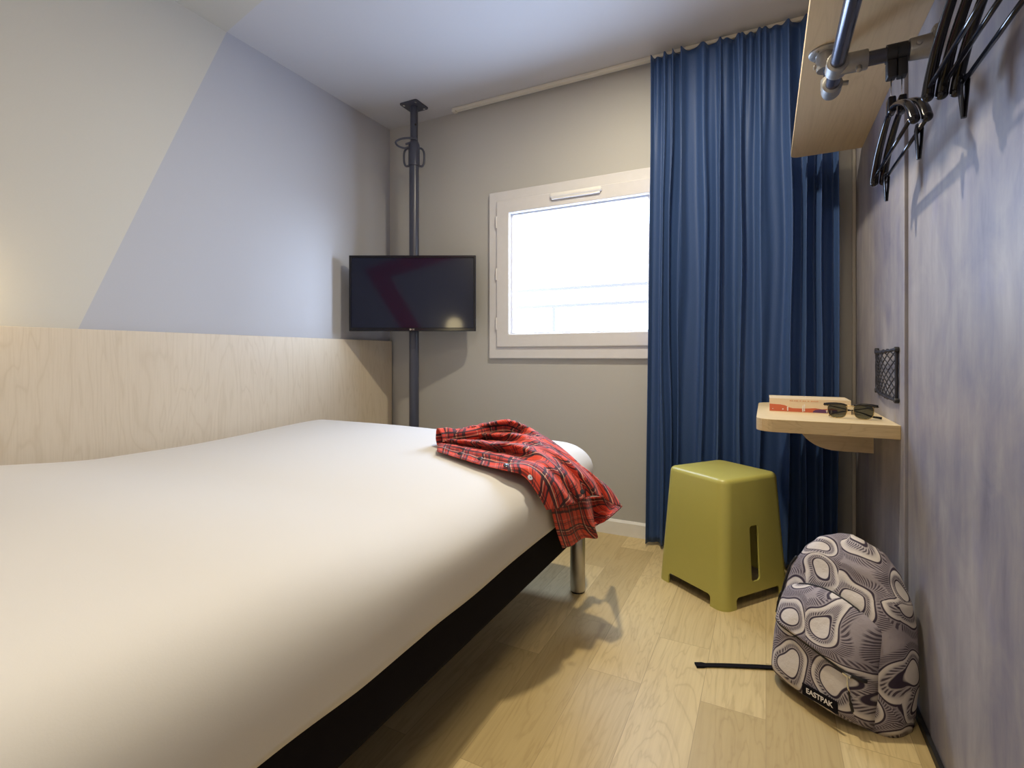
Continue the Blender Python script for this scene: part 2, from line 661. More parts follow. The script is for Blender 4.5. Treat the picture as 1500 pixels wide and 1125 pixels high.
def prism_yz(bm, poly, x0, x1, mats=None):
    """extrude a (y,z) outline along x"""
    loft(bm, [[Vector((x0, y, z)) for y, z in poly], [Vector((x1, y, z)) for y, z in poly]], mat=mats or 0)


def smooth(a, b, x):
    tt = max(0.0, min(1.0, (x - a) / (b - a)))
    return tt * tt * (3 - 2 * tt)


# ================================================================== the room
bm = B()
box(bm, (XL - 0.1, YN - 0.1, -0.08), (XR + 0.1, YB + 0.1, 0))
structure(link('floor', bm, M['floor']), 'light oak plank floor')

# ceiling: a beige painted corner and grey field, split along the painted diagonal
P0, P1 = Vector((XL, 1.472)), Vector((-1.873, 1.408))
yr = P0.y + (P1.y - P0.y) / (P1.x - P0.x) * (XR + 0.1 - P0.x)
yl = P0.y + (P1.y - P0.y) / (P1.x - P0.x) * (-0.1)
bm = B()
for poly, mi in (([(XL - 0.1, YN - 0.1), (XR + 0.1, YN - 0.1), (XR + 0.1, yr), (XL - 0.1, yl)], 0),
                 ([(XL - 0.1, yl), (XR + 0.1, yr), (XR + 0.1, YB + 0.1), (XL - 0.1, YB + 0.1)], 1)):
    loft(bm, [[Vector((x, y, ZC)) for x, y in poly], [Vector((x, y, ZC + 0.1)) for x, y in poly]], mat=mi)
bmesh.ops.recalc_face_normals(bm, faces=bm.faces)
structure(link('ceiling', bm, [M['beige'], M['ceil']]), 'ceiling painted grey with a beige corner')

# left wall, painted beige then grey along a slanting line
k = (1.472 - 0.916) / (2.412 - 1.031)
y0 = 1.472 - k * ZC
bm = B()
for poly, mi in (([(YN - 0.1, 0), (y0, 0), (1.472, ZC), (YN - 0.1, ZC)], 0),
                 ([(y0, 0), (YB + 0.1, 0), (YB + 0.1, ZC), (1.472, ZC)], 1)):
    prism_yz(bm, poly, XL - 0.1, XL, mi)
bmesh.ops.recalc_face_normals(bm, faces=bm.faces)
structure(link('wall_left', bm, [M['beige'], M['grey']]), 'left wall painted beige and grey along a slanting line')

# back wall with the window opening
WX0, WX1, WZ0, WZ1 = -1.385, -0.447, 0.985, 1.815
bm = B()
for lo, hi in (((XL - 0.1, 0), (WX0, ZC)), ((WX1, 0), (XR + 0.1, ZC)), ((WX0, 0), (WX1, WZ0)), ((WX0, WZ1), (WX1, ZC))):
    box(bm, (lo[0], YB, lo[1]), (hi[0], YB + 0.12, hi[1]))
structure(link('wall_back', bm, M['back']), 'stone coloured wall around the window')

bm = B()
box(bm, (XR, YN - 0.1, 0), (XR + 0.1, 1.74, ZC))
box(bm, (XF, 1.742, 0), (XR + 0.1, YB + 0.1, ZC), 0.002)
structure(link('wall_right', bm, M['concrete']), 'mottled lavender grey panelled wall')

bm = B()
box(bm, (XL - 0.1, YN - 0.1, 0), (XR + 0.1, YN, ZC))
structure(link('wall_near', bm, M['grey']), 'grey wall behind the head of the bed')
bm = B()
chev = [(-0.35, 2.36), (-1.56, 1.86), (-1.02, 1.02), (-0.80, 1.02), (-1.28, 1.80), (-0.35, 2.14)]
loft(bm, [[Vector((x, YN + t, z)) for x, z in chev] for t in (0, 0.003)])
bmesh.ops.recalc_face_normals(bm, faces=bm.faces)
structure(link('trim_2', bm, M['red']), 'red painted chevron on the wall')

# skirtings, corner strip
bm = B()
prof = [(YB, 0), (YB - 0.013, 0), (YB - 0.013, 0.066), (YB - 0.006, 0.077), (YB, 0.077)]
loft(bm, [[Vector((XL, y, z)) for y, z in prof], [Vector((XF, y, z)) for y, z in prof]])
bmesh.ops.recalc_face_normals(bm, faces=bm.faces)
structure(link('baseboard_back', bm, M['white']), 'white skirting below the window')
bm = B()
box(bm, (XR - 0.010, YN, 0), (XR, 1.742, 0.022), 0.002)
box(bm, (XF - 0.010, 1.742, 0), (XF, YB - 0.013, 0.022), 0.002)
structure(link('baseboard_right', bm, M['blackm']), 'thin black skirting')
bm = B()
box(bm, (XF - 0.012, YB - 0.010, 0.08), (XF, YB, ZC), 0.001)
structure(link('trim_1', bm, M['track']), 'pale corner strip')

# window (its children are its frame, sash, pane and fittings)
win = bpy.data.objects.new('window_1', None)
COL.objects.link(win)
win.location = (-0.916, YB, 0.914)
structure(win, 'white framed window with an overexposed pane')


def frame_bm(x0, x1, z0, z1, wl, wr, wb, wt, ya, yb, bev=0.004):
    """rectangular picture-frame: outer x0..x1,z0..z1, border widths, from y=ya (room) to y=yb"""
    bm = bmesh.new()
    o = [(x0, z0), (x1, z0), (x1, z1), (x0, z1)]
    i = [(x0 + wl, z0 + wb), (x1 - wr, z0 + wb), (x1 - wr, z1 - wt), (x0 + wl, z1 - wt)]
    v = {}
    for nm, q in (('o', o), ('i', i)):
        for y in (ya, yb):
            for kk, (x, z) in enumerate(q):
                v[nm, y, kk] = bm.verts.new((x, y, z))
    for kk in range(4):
        j = (kk + 1) % 4
        bm.faces.new((v['o', ya, kk], v['o', ya, j], v['i', ya, j], v['i', ya, kk]))
        bm.faces.new((v['o', yb, j], v['o', yb, kk], v['i', yb, kk], v['i', yb, j]))
        bm.faces.new((v['o', yb, kk], v['o', yb, j], v['o', ya, j], v['o', ya, kk]))
        bm.faces.new((v['i', ya, kk], v['i', ya, j], v['i', yb, j], v['i', yb, kk]))
    bmesh.ops.recalc_face_normals(bm, faces=bm.faces)
    if bev:
        ed = [e for e in bm.edges if len(e.link_faces) == 2 and e.calc_face_angle() > 0.6]
        bmesh.ops.bevel(bm, geom=ed, offset=bev, segments=2, profile=0.5, affect='EDGES')
    return bm


link('window_frame', frame_bm(-1.446, -0.386, 0.914, 1.878, 0.062, 0.062, 0.074, 0.064, YB - 0.022, YB + 0.06), M['pvc'], win)
link('window_sash', frame_bm(-1.392, -0.440, 0.978, 1.822, 0.082, 0.082, 0.076, 0.078, YB - 0.034, YB + 0.02, 0.006), M['pvc'], win)
link('window_bead', frame_bm(-1.311, -0.521, 1.053, 1.745, 0.013, 0.013, 0.010, 0.012, YB - 0.006, YB + 0.03, 0.003), M['pvc'], win)
bm = B()
box(bm, (-1.300, YB + 0.012, 1.062), (-0.532, YB + 0.018, 1.735))
link('window_pane', bm, M['pane'], win)
for z in (1.70, 1.40, 1.115):
    bm = B()
    cyl(bm, (-1.393, YB - 0.030, z - 0.035), (-1.393, YB - 0.030, z + 0.035), 0.0065, 12, bev=0.002)
    cyl(bm, (-1.393, YB - 0.030, z - 0.002), (-1.393, YB - 0.030, z + 0.002), 0.0075, 12)
    link('hinge', bm, M['pvc'], win, True)
bm = B()
box(bm, (-1.052, YB - 0.056, 1.786), (-0.762, YB - 0.032, 1.814), 0.012, 4)
box(bm, (-1.042, YB - 0.050, 1.779), (-0.772, YB - 0.036, 1.790), 0.003)
link('trickle_vent', bm, M['white'], win, 40)
bm = B()
box(bm, (-0.500, YB - 0.030, 1.838), (-0.392, YB - 0.0225, 1.866), 0.002)
box(bm, (-0.490, YB - 0.034, 1.846), (-0.440, YB - 0.029, 1.858), 0.002)
link('window_latch', bm, M['blackm'], win)

# railing seen, washed out, through the pane
rl = thing('balcony_railing', 'washed out railing outside behind the window pane', 'railing', (-1.0, 3.6, 0.0))
for z in (1.44, 1.31):
    bm = B()
    box(bm, (-2.6, 3.585, z - 0.012), (0.9, 3.61, z + 0.012), 0.003)
    link('rail_bar', bm, M['rail'], rl)
for x in (-1.45, -0.1):
    bm = B()
    box(bm, (x - 0.015, 3.585, 0.0), (x + 0.015, 3.61, 1.30), 0.003)
    link('railing_post', bm, M['rail'], rl)

# headboard panel along the left wall
bm = B()
box(bm, (XL + 0.001, YN + 0.01, 0.02), (XL + 0.031, 2.578, 1.025), 0.002)
tag(link('headboard_panel', bm, M['birch']), 'low pale birch veneer panel fixed along the left wall behind the bed', 'wall panel')

# curtain rail on the ceiling
t = thing('curtain_rail', 'slim white curtain rail fixed to the ceiling', 'curtain rail', (-0.65, 2.545, ZC))
bm = B()
box(bm, (-1.668, 2.530, ZC - 0.018), (XF - 0.01, 2.560, ZC), 0.003)
link('rail', bm, M['track'], t)
bm = B()
box(bm, (-1.680, 2.528, ZC - 0.024), (-1.655, 2.562, ZC), 0.004)
link('end_cap', bm, M['track'], t)

# ================================================================== curtain
cx0, cx1, ztop, zbot = -0.497, 0.262, ZC - 0.022, 0.018
rng = random.Random(23)
centers = [0.0]
for i in range(11):
    centers.append(centers[-1] + rng.choice((0.55, 0.8, 1.0, 1.25, 1.6)))
tot = centers[-1]
knots = [c / tot for c in centers]


def fold_phase(s):
    for i in range(len(knots) - 1):
        if s <= knots[i + 1]:
            return i + (s - knots[i]) / (knots[i + 1] - knots[i])
    return float(len(knots) - 1)


amps = [rng.uniform(0.55, 1.15) for _ in range(16)]
drift = [rng.uniform(-0.5, 0.5) for _ in range(16)]
bm = B()
nu, nv = 380, 80
uvl = bm.loops.layers.uv.new('UVMap')
grid = []
for j in range(nv + 1):
    tt = j / nv                                  # 0 top, 1 bottom
    z = ztop + (zbot - ztop) * tt
    row = []
    top = max(0.0, 1 - tt / 0.22)
    for i in range(nu + 1):
        s = i / nu
        # folds lean and wander on their way down
        sw = s + (0.030 * noise.noise(Vector((s * 5, tt * 2.2, 4.0))) + 0.014 * noise.noise(Vector((s * 13, tt * 3.5, 9.0)))) * smooth(0.0, 0.35, tt) * min(1, 8 * s * (1 - s) + 0.1)
        sw = min(1, max(0, sw))
        ph = fold_phase(sw)
        kf = int(ph)
        q = ph - kf
        a = amps[kf] * (1 - q) + amps[kf + 1] * q
        fade = 0.55 + 0.45 * smooth(0.02, 0.3, tt)
        A = 0.041 * a * fade
        c = math.cos(2 * PI * ph)
        s2 = math.sin(2 * PI * ph)
        # second family of folds, strongest in the heading where the pleats are pinched
        ph2 = sw * 17.3 + 0.8 * math.sin(sw * 11)
        w2 = 0.0085 * (0.25 + 0.95 * top + 0.35 * noise.noise(Vector((sw * 6, tt * 1.6, 2.0))))
        y = 2.502 - A * (0.85 * c + 0.28 * math.cos(4 * PI * ph + 1.0)) - w2 * math.cos(2 * PI * ph2)
        y += 0.003 * noise.noise(Vector((s * 20, tt * 4, 1.3)))
        spread = -0.030 * (1 - s) * max(0, tt - 0.2) + 0.010 * s * math.sin(PI * tt)
        x = cx0 + (cx1 - cx0) * s + spread - 0.010 * s2 * a * fade
        zz = z
        if j <= 2:
            zz = z - (0.010 * noise.noise(Vector((s * 16, 0, 3.0))) + 0.006) * (1 - j / 3)
        y = min(y, 2.5465)
        row.append(bm.verts.new((x, y, zz)))
    grid.append(row)
for j in range(nv):
    for i in range(nu):
        f = bm.faces.new((grid[j][i], grid[j + 1][i], grid[j + 1][i + 1], grid[j][i + 1]))
        for lp, (uu, vv) in zip(f.loops, ((i, j), (i, j + 1), (i + 1, j + 1), (i + 1, j))):
            lp[uvl].uv = (uu / nu * 1.6, vv / nv * 2.4)
t = thing('curtain', 'long royal blue pleated curtain hanging from ceiling to floor beside the window', 'curtain', (-0.12, 2.50, 0.0))
o = link('curtain_cloth', bm, M['curtain'], t, True)
md = o.modifiers.new('thickness', 'SOLIDIFY')
md.thickness = 0.0025
md.offset = 0

# ================================================================== steel prop and television
PX, PY = -1.862, 2.405
t = thing('steel_prop', 'dark grey adjustable steel pole standing floor to ceiling in the corner', 'pole', (PX, PY, 0))


def plate_bm(z0, z1):
    bm = bmesh.new()
    prism(bm, [(PX + x, PY + y) for x, y in rrect(0.125, 0.125, 0.014, 4)], z0, z1, 0.0015)
    return bm


pl = link('top_plate', plate_bm(ZC - 0.008, ZC), M['gunmetal'], t)
for sx in (-1, 1):
    for sy in (-1, 1):
        bm = B()
        cyl(bm, (PX + sx * 0.042, PY + sy * 0.042, ZC - 0.0125), (PX + sx * 0.042, PY + sy * 0.042, ZC - 0.008), 0.0075, 12, bev=0.0015)
        link('bolt', bm, M['chrome'], pl, 40)
link('base_plate', plate_bm(0.0, 0.008), M['gunmetal'], t)
bm = B()
cyl(bm, (PX, PY, 2.10), (PX, PY, ZC - 0.008), 0.0225, 28)
it = link('inner_tube', bm, M['gunmetal'], t, 40)
bm = B()
cyl(bm, (PX + 0.0195, PY - 0.0125, 2.29), (PX + 0.0212, PY - 0.0142, 2.29), 0.006, 12)
link('pin_hole', bm, M['dark'], it, 40)
bm = B()
cyl(bm, (PX, PY, 0.008), (PX, PY, 2.09), 0.0285, 32)
link('outer_tube', bm, M['gunmetal'], t, 40)
bm = B()
tube(bm, [(PX, PY, z) for z in (2.050, 2.052, 2.175, 2.182, 2.195)], [0.030, 0.0335, 0.0335, 0.0315, 0.0265], 32)
link('collar', bm, M['gunmetal'], t, 40)
C_, S_ = math.cos(YAW), math.sin(YAW)


def loc_pole(a, b, z):       # a across the view of the corner, b towards the room
    return (PX + a * C_ + b * S_, PY + a * S_ - b * C_, z)


for s in (-1, 1):
    bm = B()
    tube(bm, bez([loc_pole(s * 0.030, 0, 2.160), loc_pole(s * 0.046, 0, 2.155), loc_pole(s * 0.058, 0, 2.135), loc_pole(s * 0.060, 0, 2.10),
                  loc_pole(s * 0.057, 0, 2.068), loc_pole(s * 0.046, 0, 2.052), loc_pole(s * 0.030, 0, 2.056)], 22), 0.0062, 10)
    link('handle', bm, M['gunmetal'], t, True)
bm = B()
tube(bm, bez([loc_pole(0.022, 0.026, 2.205), loc_pole(-0.010, 0.030, 2.207), loc_pole(-0.062, 0.040, 2.200), loc_pole(-0.098, 0.045, 2.178),
              loc_pole(-0.085, 0.043, 2.155), loc_pole(-0.052, 0.038, 2.145), loc_pole(-0.028, 0.030, 2.152)], 30), 0.0058, 10)
tube(bm, [loc_pole(-0.045, 0.030, 2.170), loc_pole(-0.018, 0.026, 2.182)], 0.006, 10)
link('locking_pin', bm, M['gunmetal'], t, True)

# television faces the camera side of the room, fixed to the pole
tvc = Vector((-S_ * 2.86, C_ * 2.86, 0)) + Vector((C_, S_, 0)) * ((604 - 750) / 738 * 2.86)
t = thing('television', 'flat black television mounted on the steel pole, switched off', 'television', (tvc.x, tvc.y, 1.2845), YAW)
W2, H2 = 0.3605, 0.2155
bm = frame_bm(-W2, W2, -H2, H2, 0.013, 0.013, 0.020, 0.013, 0, 0.03, 0.003)
link('bezel', bm, M['blackp'], t, False, False)
bm = B()
box(bm, (-W2 + 0.012, 0.007, -H2 + 0.018), (W2 - 0.012, 0.014, H2 - 0.012))
link('screen', bm, M['screen'], t, False, False)
bm = B()
box(bm, (-W2 + 0.004, 0.022, -H2 + 0.004), (W2 - 0.004, 0.050, H2 - 0.004), 0.008, 3)
box(bm, (-0.22, 0.045, -0.14), (0.22, 0.066, 0.14), 0.012, 3)
link('back_cover', bm, M['blackm'], t, False, False)
bm = B()
box(bm, (-0.06, 0.062, -0.06), (0.06, 0.082, 0.06), 0.004)
cyl(bm, (0.008, 0.122, -0.05), (0.008, 0.122, 0.05), 0.036, 24)
link('pole_bracket', bm, M['blackm'], t, False, False)
bm = text_bm('LG', 0.0125)
bmesh.ops.transform(bm, matrix=Matrix.Translation((0.005, -0.0007, -H2 + 0.010)) @ Matrix.Rotation(PI / 2, 4, 'X'), verts=bm.verts)
tb = B()
cyl(tb, (-0.011, -0.0009, -H2 + 0.010), (-0.011, 0.0002, -H2 + 0.010), 0.0052, 16)
merge(bm, tb)
link('badge', bm, M['alu'], t, False, False)

# ================================================================== bed
BX0, BX1, BY0, BY1 = -2.165, -0.605, -0.22, 2.0
bed = thing('bed', 'wide low bed with white sheets, black base and metal legs beside the birch panel', 'bed', (-1.38, 0.9, 0))


def superbox(bm, lo, hi, r, nx, ny, nz, fn):
    """a box with rounded edges made of a dense grid, then displaced by fn(co, normal)"""
    lo, hi = Vector(lo), Vector(hi)
    t = bmesh.new()
    vc = {}

    def vert(i, j, k):
        key = (i, j, k)
        if key not in vc:
            vc[key] = t.verts.new((i / nx, j / ny, k / nz))
        return vc[key]
    for (A, na, Bb, nb, Cc, nc) in (('x', nx, 'y', ny, 'z', nz), ('y', ny, 'z', nz, 'x', nx), ('x', nx, 'z', nz, 'y', ny)):
        for side in (0, nc):
            for a in range(na):
                for b in range(nb):
                    q = []
                    for da, db in ((0, 0), (1, 0), (1, 1), (0, 1)):
                        d = {A: a + da, Bb: b + db, Cc: side}
                        q.append(vert(d['x'], d['y'], d['z']))
                    t.faces.new(q)
    size = hi - lo
    for v in t.verts:
        p = Vector((lo.x + v.co.x * size.x, lo.y + v.co.y * size.y, lo.z + v.co.z * size.z))
        q = Vector((min(max(p.x, lo.x + r[0]), hi.x - r[0]), min(max(p.y, lo.y + r[1]), hi.y - r[1]), min(max(p.z, lo.z + r[2]), hi.z - r[2])))
        d = p - q
        nrm = Vector((d.x / r[0], d.y / r[1], d.z / r[2]))
        if nrm.length > 1e-9:
            # cube-to-sphere on the rounded parts
            m_ = max(abs(nrm.x), abs(nrm.y), abs(nrm.z))
            nn = nrm.normalized()
            p = q + Vector((nn.x * r[0], nn.y * r[1], nn.z * r[2])) * m_
        v.co = fn(p, nrm)
    bmesh.ops.recalc_face_normals(t, faces=t.faces)
    merge(bm, t)




def mat_shape(p, n):
    q = p.copy()
    topness = smooth(0.46, 0.56, p.z)
    along = (p.y - BY0) / (BY1 - BY0)
    across = (p.x - BX0) / (BX1 - BX0)
    edge = 4 * across * (1 - across)
    h = 0.012 * edge + 0.024 * smooth(1.15, 1.88, p.y) * (1 - 0.5 * across) + 0.040 * (1 - smooth(0.45, 0.95, p.y))
    h += 0.006 * noise.noise(Vector((p.x * 2.2, p.y * 2.2, 0.3)))
    q.z += h * topness
    # soft bulging sides, dipping lower hem
    side = smooth(0.36, 0.47, p.z) * (1 - smooth(0.50, 0.58, p.z))
    if across > 0.9:
        q.x += 0.012 * side + 0.005 * noise.noise(Vector((0, p.y * 4, p.z * 3)))
    hem = 0.377 + 0.010 * noise.noise(Vector((p.x * 3.1, p.y * 3.4, 5.0)))
    q.z = max(q.z, hem)
    # crease down the far corner
    dcr = abs((p.y - 1.70) - 0.25 * (p.z - 0.5))
    if across > 0.95:
        q.x -= 0.006 * math.exp(-(dcr / 0.014) ** 2) * smooth(0.56, 0.50, p.z)
    return q


bm = B()
superbox(bm, (BX0, BY0, 0.285), (BX1, BY1, 0.572), (0.125, 0.15, 0.088), 70, 100, 16, mat_shape)
tag(link('mattress', bm, M['linen'], bed, True), 'mattress under a tight white sheet')
bm = B()
box(bm, (BX0 + 0.02, BY0 + 0.02, 0.228), (BX1 - 0.035, BY1 - 0.045, 0.400), 0.018, 3)
tag(link('bed_base', bm, M['black'], bed), 'black fabric bed base')
for x in (-2.06, -0.664):
    for y in (-0.10, 1.893):
        bm = B()
        cyl(bm, (x, y, 0.006), (x, y, 0.232), 0.0295, 28, bev=0.002)
        lg = tag(link('leg', bm, M['alu'], bed, 40), 'brushed metal leg')
        bm = B()
        cyl(bm, (x, y, 0), (x, y, 0.007), 0.026, 24)
        link('foot_cap', bm, M['blackm'], lg, 40)

# ================================================================== tartan shirt thrown over the bed corner
BZ = 0.590


def R(px, py, z=None, x=None, y=None):
    return on_z(px, py, z) if z is not None else on_x(px, py, x) if x is not None else on_y(px, py, y)


rows = [
    # front placket edge
    [R(640, 661, .600), R(672, 671, .601), R(705, 681, .602), R(740, 689, .602), R(766, 697, y=1.305), R(784, 718, y=1.300), R(801, 747, y=1.335)],
    [R(641, 655, .606), R(675, 663, .609), R(709, 672, .610), R(745, 680, .611), R(775, 689, y=1.315), R(797, 712, y=1.325), R(818, 744, y=1.385)],
    [R(643, 650, .612), R(678, 656, .618), R(714, 664, .622), R(750, 671, .621), R(786, 684, y=1.350), R(811, 706, y=1.360), R(838, 738, y=1.430)],
    # valley
    [R(647, 649, .606), R(682, 653, .608), R(718, 659, .609), R(757, 667, .609), R(794, 682, y=1.395), R(822, 706, y=1.440), R(844, 737, y=1.500)],
    # ridge
    [R(650, 644, .622), R(686, 646, .634), R(724, 650, .645), R(765, 656, y=1.440), R(805, 675, y=1.450), R(834, 703, y=1.465), R(851, 733, y=1.500)],
    [R(653, 643, .612), R(689, 643, .618), R(728, 645, .622), R(770, 650, y=1.515), R(811, 671, y=1.515), R(846, 702, y=1.540), R(862, 727, y=1.560)],
    # second ridge
    [R(656, 639, .628), R(694, 636, .642), R(733, 636, .655), R(774, 641, y=1.550), R(819, 667, y=1.545), R(858, 699, y=1.545), R(874, 726, y=1.550)],
    [R(659, 638, .618), R(698, 633, .630), R(738, 631, .640), R(780, 639, y=1.595), R(826, 667, y=1.600), R(868, 700, y=1.610), R(884, 729, y=1.610)],
    # main crest
    [R(662, 633, .640), R(703, 625, .668), R(743, 619, .688), R(781, 630, y=1.640), R(832, 668, y=1.635), R(880, 706, y=1.620), R(898, 738, y=1.605)],
    [R(665, 630, .640), R(707, 622, .668), R(747, 617, .690), R(788, 635, y=1.700), R(840, 676, y=1.690), R(887, 710, y=1.670), R(911, 742, y=1.663)],
]
# the back of the crest falls behind to the sheet
drop = []
for i, p in enumerate(rows[-1]):
    if i == 4:
        drop.append(Vector((p.x - 0.010, p.y + 0.06, p.z - 0.010)))
    elif i < 4:
        drop.append(Vector((p.x + 0.005, p.y + 0.07, 0.616)))
    else:
        drop.append(Vector((p.x - 0.075, p.y + 0.055, p.z + 0.005)))
rows.append(drop)


def surf(rows, nu, nv):
    cols = [bez(r, nu) for r in rows]
    out = []
    for i in range(nu + 1):
        out.append(bez([c[i] for c in cols], nv))
    return out                                   # [u][v]


def cloth_mesh(rows, nu, nv, wr=0.004, uv0=(0, 0), seed=0.0, rim=True):
    g = surf(rows, nu, nv)
    bm = bmesh.new()
    uvl = bm.loops.layers.uv.new('UVMap')
    # uv by arc length
    U = [[0.0] * (nv + 1) for _ in range(nu + 1)]
    V = [[0.0] * (nv + 1) for _ in range(nu + 1)]
    for j in range(nv + 1):
        for i in range(1, nu + 1):
            U[i][j] = U[i - 1][j] + (g[i][j] - g[i - 1][j]).length
    for i in range(nu + 1):
        for j in range(1, nv + 1):
            V[i][j] = V[i][j - 1] + (g[i][j] - g[i][j - 1]).length
    vs = []
    for i in range(nu + 1):
        row = []
        for j in range(nv + 1):
            p = g[i][j].copy()
            ed = min(1, i / 4, (nu - i) / 4, j / 3, (nv - j) / 3)
            q = Vector((U[i][j] * 13, V[i][j] * 26, seed))
            p += Vector((0.2, -0.3, 0.9)) * wr * ed * (noise.noise(q) + 0.5 * noise.noise(q * 2.3))
            row.append(bm.verts.new(p))
        vs.append(row)
    for i in range(nu):
        for j in range(nv):
            f = bm.faces.new((vs[i][j], vs[i + 1][j], vs[i + 1][j + 1], vs[i][j + 1]))
            for lp, (a, b) in zip(f.loops, ((i, j), (i + 1, j), (i + 1, j + 1), (i, j + 1))):
                lp[uvl].uv = (U[a][b] + uv0[0], V[a][b] + uv0[1])
    bmesh.ops.recalc_face_normals(bm, faces=bm.faces)
    return bm


def cloth_obj(name, bm, parent, thick=0.0022):
    o = link(name, bm, M['tartan'], parent, True)
    md = o.modifiers.new('thickness', 'SOLIDIFY')
    md.thickness = thick
    md.offset = 0
    return o


shirt = thing('shirt', 'red tartan flannel shirt thrown over the corner of the white bed', 'shirt', (-0.75, 1.55, BZ))
cloth_obj('body', cloth_mesh(rows, 84, 110, 0.006), shirt)

tail = [
    [R(806, 735, x=-.572), R(811, 760, x=-.576), R(817, 783, x=-.584), R(824, 803, x=-.600)],
    [R(824, 730, x=-.578), R(828, 755, x=-.574), R(833, 778, x=-.580), R(838, 799, x=-.592)],
    [R(842, 728, x=-.580), R(845, 752, x=-.580), R(850, 772, x=-.588), R(855, 788, x=-.594)],
    [R(856, 728, x=-.578), R(862, 752, x=-.570), R(868, 772, x=-.562), R(875, 788, x=-.560)],
    [R(868, 728, x=-.578), R(870, 745, x=-.580), R(871, 760, x=-.575), R(872, 772, x=-.560)],
    [R(884, 728, x=-.530), R(886, 742, x=-.535), R(886, 754, x=-.535), R(886, 764, x=-.535)],
    [R(900, 732, x=-.530), R(901, 741, x=-.520), R(900, 748, x=-.510), R(897, 755, x=-.498)],
    [R(911, 741, x=-.432), R(911, 742, x=-.432), R(910, 743, x=-.434), R(908, 745, x=-.436)],
]
cloth_obj('back_tail', cloth_mesh(tail, 30, 70, 0.003, (0.03, 0.02), 3.0), shirt)

# sleeve lying along the back of the heap, ending in a buttoned cuff


def sleeve_mesh(path, rad, seg=28, n=50, wr=0.005, flat_=0.6, uv0=(0.02, 0.05), cap=False):
    pts = bez(path, n)
    rr = [x.x for x in bez([(r, 0, 0) for r in rad], n)]
    bm = bmesh.new()
    uvl = bm.loops.layers.uv.new('UVMap')
    fr = frames_along(pts)
    vs = []
    dist = 0
    ds = []
    for i, (p, a, b) in enumerate(fr):
        if i:
            dist += (pts[i] - pts[i - 1]).length
        ds.append(dist)
        row = []
        for k in range(seg):
            an = 2 * PI * k / seg
            r = rr[i] * (1 + 0.16 * noise.noise(Vector((dist * 30, math.cos(an) * 1.6, math.sin(an) * 1.6))))
            q = p + a * math.cos(an) * r + b * math.sin(an) * r * flat_
            q.z = max(q.z, BZ + 0.004)
            row.append(bm.verts.new(q))
        vs.append(row)
    for i in range(n):
        for k in range(seg):
            k2 = (k + 1) % seg
            f = bm.faces.new((vs[i][k], vs[i][k2], vs[i + 1][k2], vs[i + 1][k]))
            for lp, (a, b) in zip(f.loops, ((i, k), (i, k + 1), (i + 1, k + 1), (i + 1, k))):
                lp[uvl].uv = (ds[a] + uv0[0], b / seg * 0.24 + uv0[1])
    bmesh.ops.recalc_face_normals(bm, faces=bm.faces)
    return bm


sl = [R(664, 640, .625), R(690, 636, .638), R(722, 630, .650), R(752, 628, .658), R(778, 640, .640)]
cloth_obj('sleeve', sleeve_mesh(sl, [0.032, 0.040, 0.044, 0.036, 0.006]), shirt)
cf = [R(643, 642, .622), R(652, 641, .623), R(663, 640, .625), R(670, 639, .626)]
cloth_obj('cuff', sleeve_mesh(cf, [0.041, 0.040, 0.037, 0.033], 28, 12, 0.002, 0.85), shirt, 0.004)
for (bx_, by_, kw, mm, nrm) in ((673.5, 664.5, dict(z=.6125), 'button', (0.1, -.35, 1)), (703, 672, dict(z=.613), 'button', (0.1, -.35, 1)),
                                (741, 682, dict(z=.614), 'button', (0.2, -.3, 1)), (776.5, 699.5, dict(y=1.302), 'pearl', (0.9, -.5, .7)),
                                (853, 720.5, dict(y=1.478), 'button', (0.85, -.6, .5))):
    c = R(bx_, by_, **kw)
    t_ = B()
    tube(t_, [(0, 0, -0.001), (0, 0, 0.0015), (0, 0, 0.0022), (0, 0, 0.0016)], [0.0075, 0.0080, 0.0066, 0.0046], 20)
    cyl(t_, (0, 0, 0.0014), (0, 0, 0.0022), 0.0018, 8, mat=1)
    q = Vector(nrm).normalized().to_track_quat('Z', 'Y').to_matrix().to_4x4()
    bm = B()
    merge(bm, t_, Matrix.Translation(c) @ q)
    link('button', bm, [M[mm], M['button']], shirt, 40)

# ================================================================== stool
st = thing('stool', 'olive green plastic stool with tapered sides standing in front of the curtain', 'stool', (-0.160, 2.215, 0), math.radians(53))
H = 0.470


def stool_ring(z, inset=0.0):
    f = z / H
    return [Vector((x, y, z)) for x, y in rrect(0.372 - 0.062 * f - 2 * inset, 0.345 - 0.050 * f - 2 * inset, 0.040 - inset, 8)]


bm = B()
rings = [stool_ring(0), stool_ring(0.10), stool_ring(0.25), stool_ring(H - 0.018)]
for a in (0.25, 0.5, 0.75, 1.0):
    an = a * PI / 2
    rings.append([Vector((p.x, p.y, H - 0.018 + 0.018 * math.sin(an))) for p in stool_ring(H - 0.018, 0.018 * (1 - math.cos(an)))])
rings.append([Vector((p.x * 0.5, p.y * 0.5, H + 0.001)) for p in rings[-1]])
loft(bm, rings)
bmesh.ops.recalc_face_normals(bm, faces=bm.faces)
body = link('stool_shell', bm, M['green'], st, 35, False)


def temp(bm):
    bmesh.ops.recalc_face_normals(bm, faces=bm.faces)
    o = link('cutter', bm, M['green'], None, False)
    o.parent = st
    return o


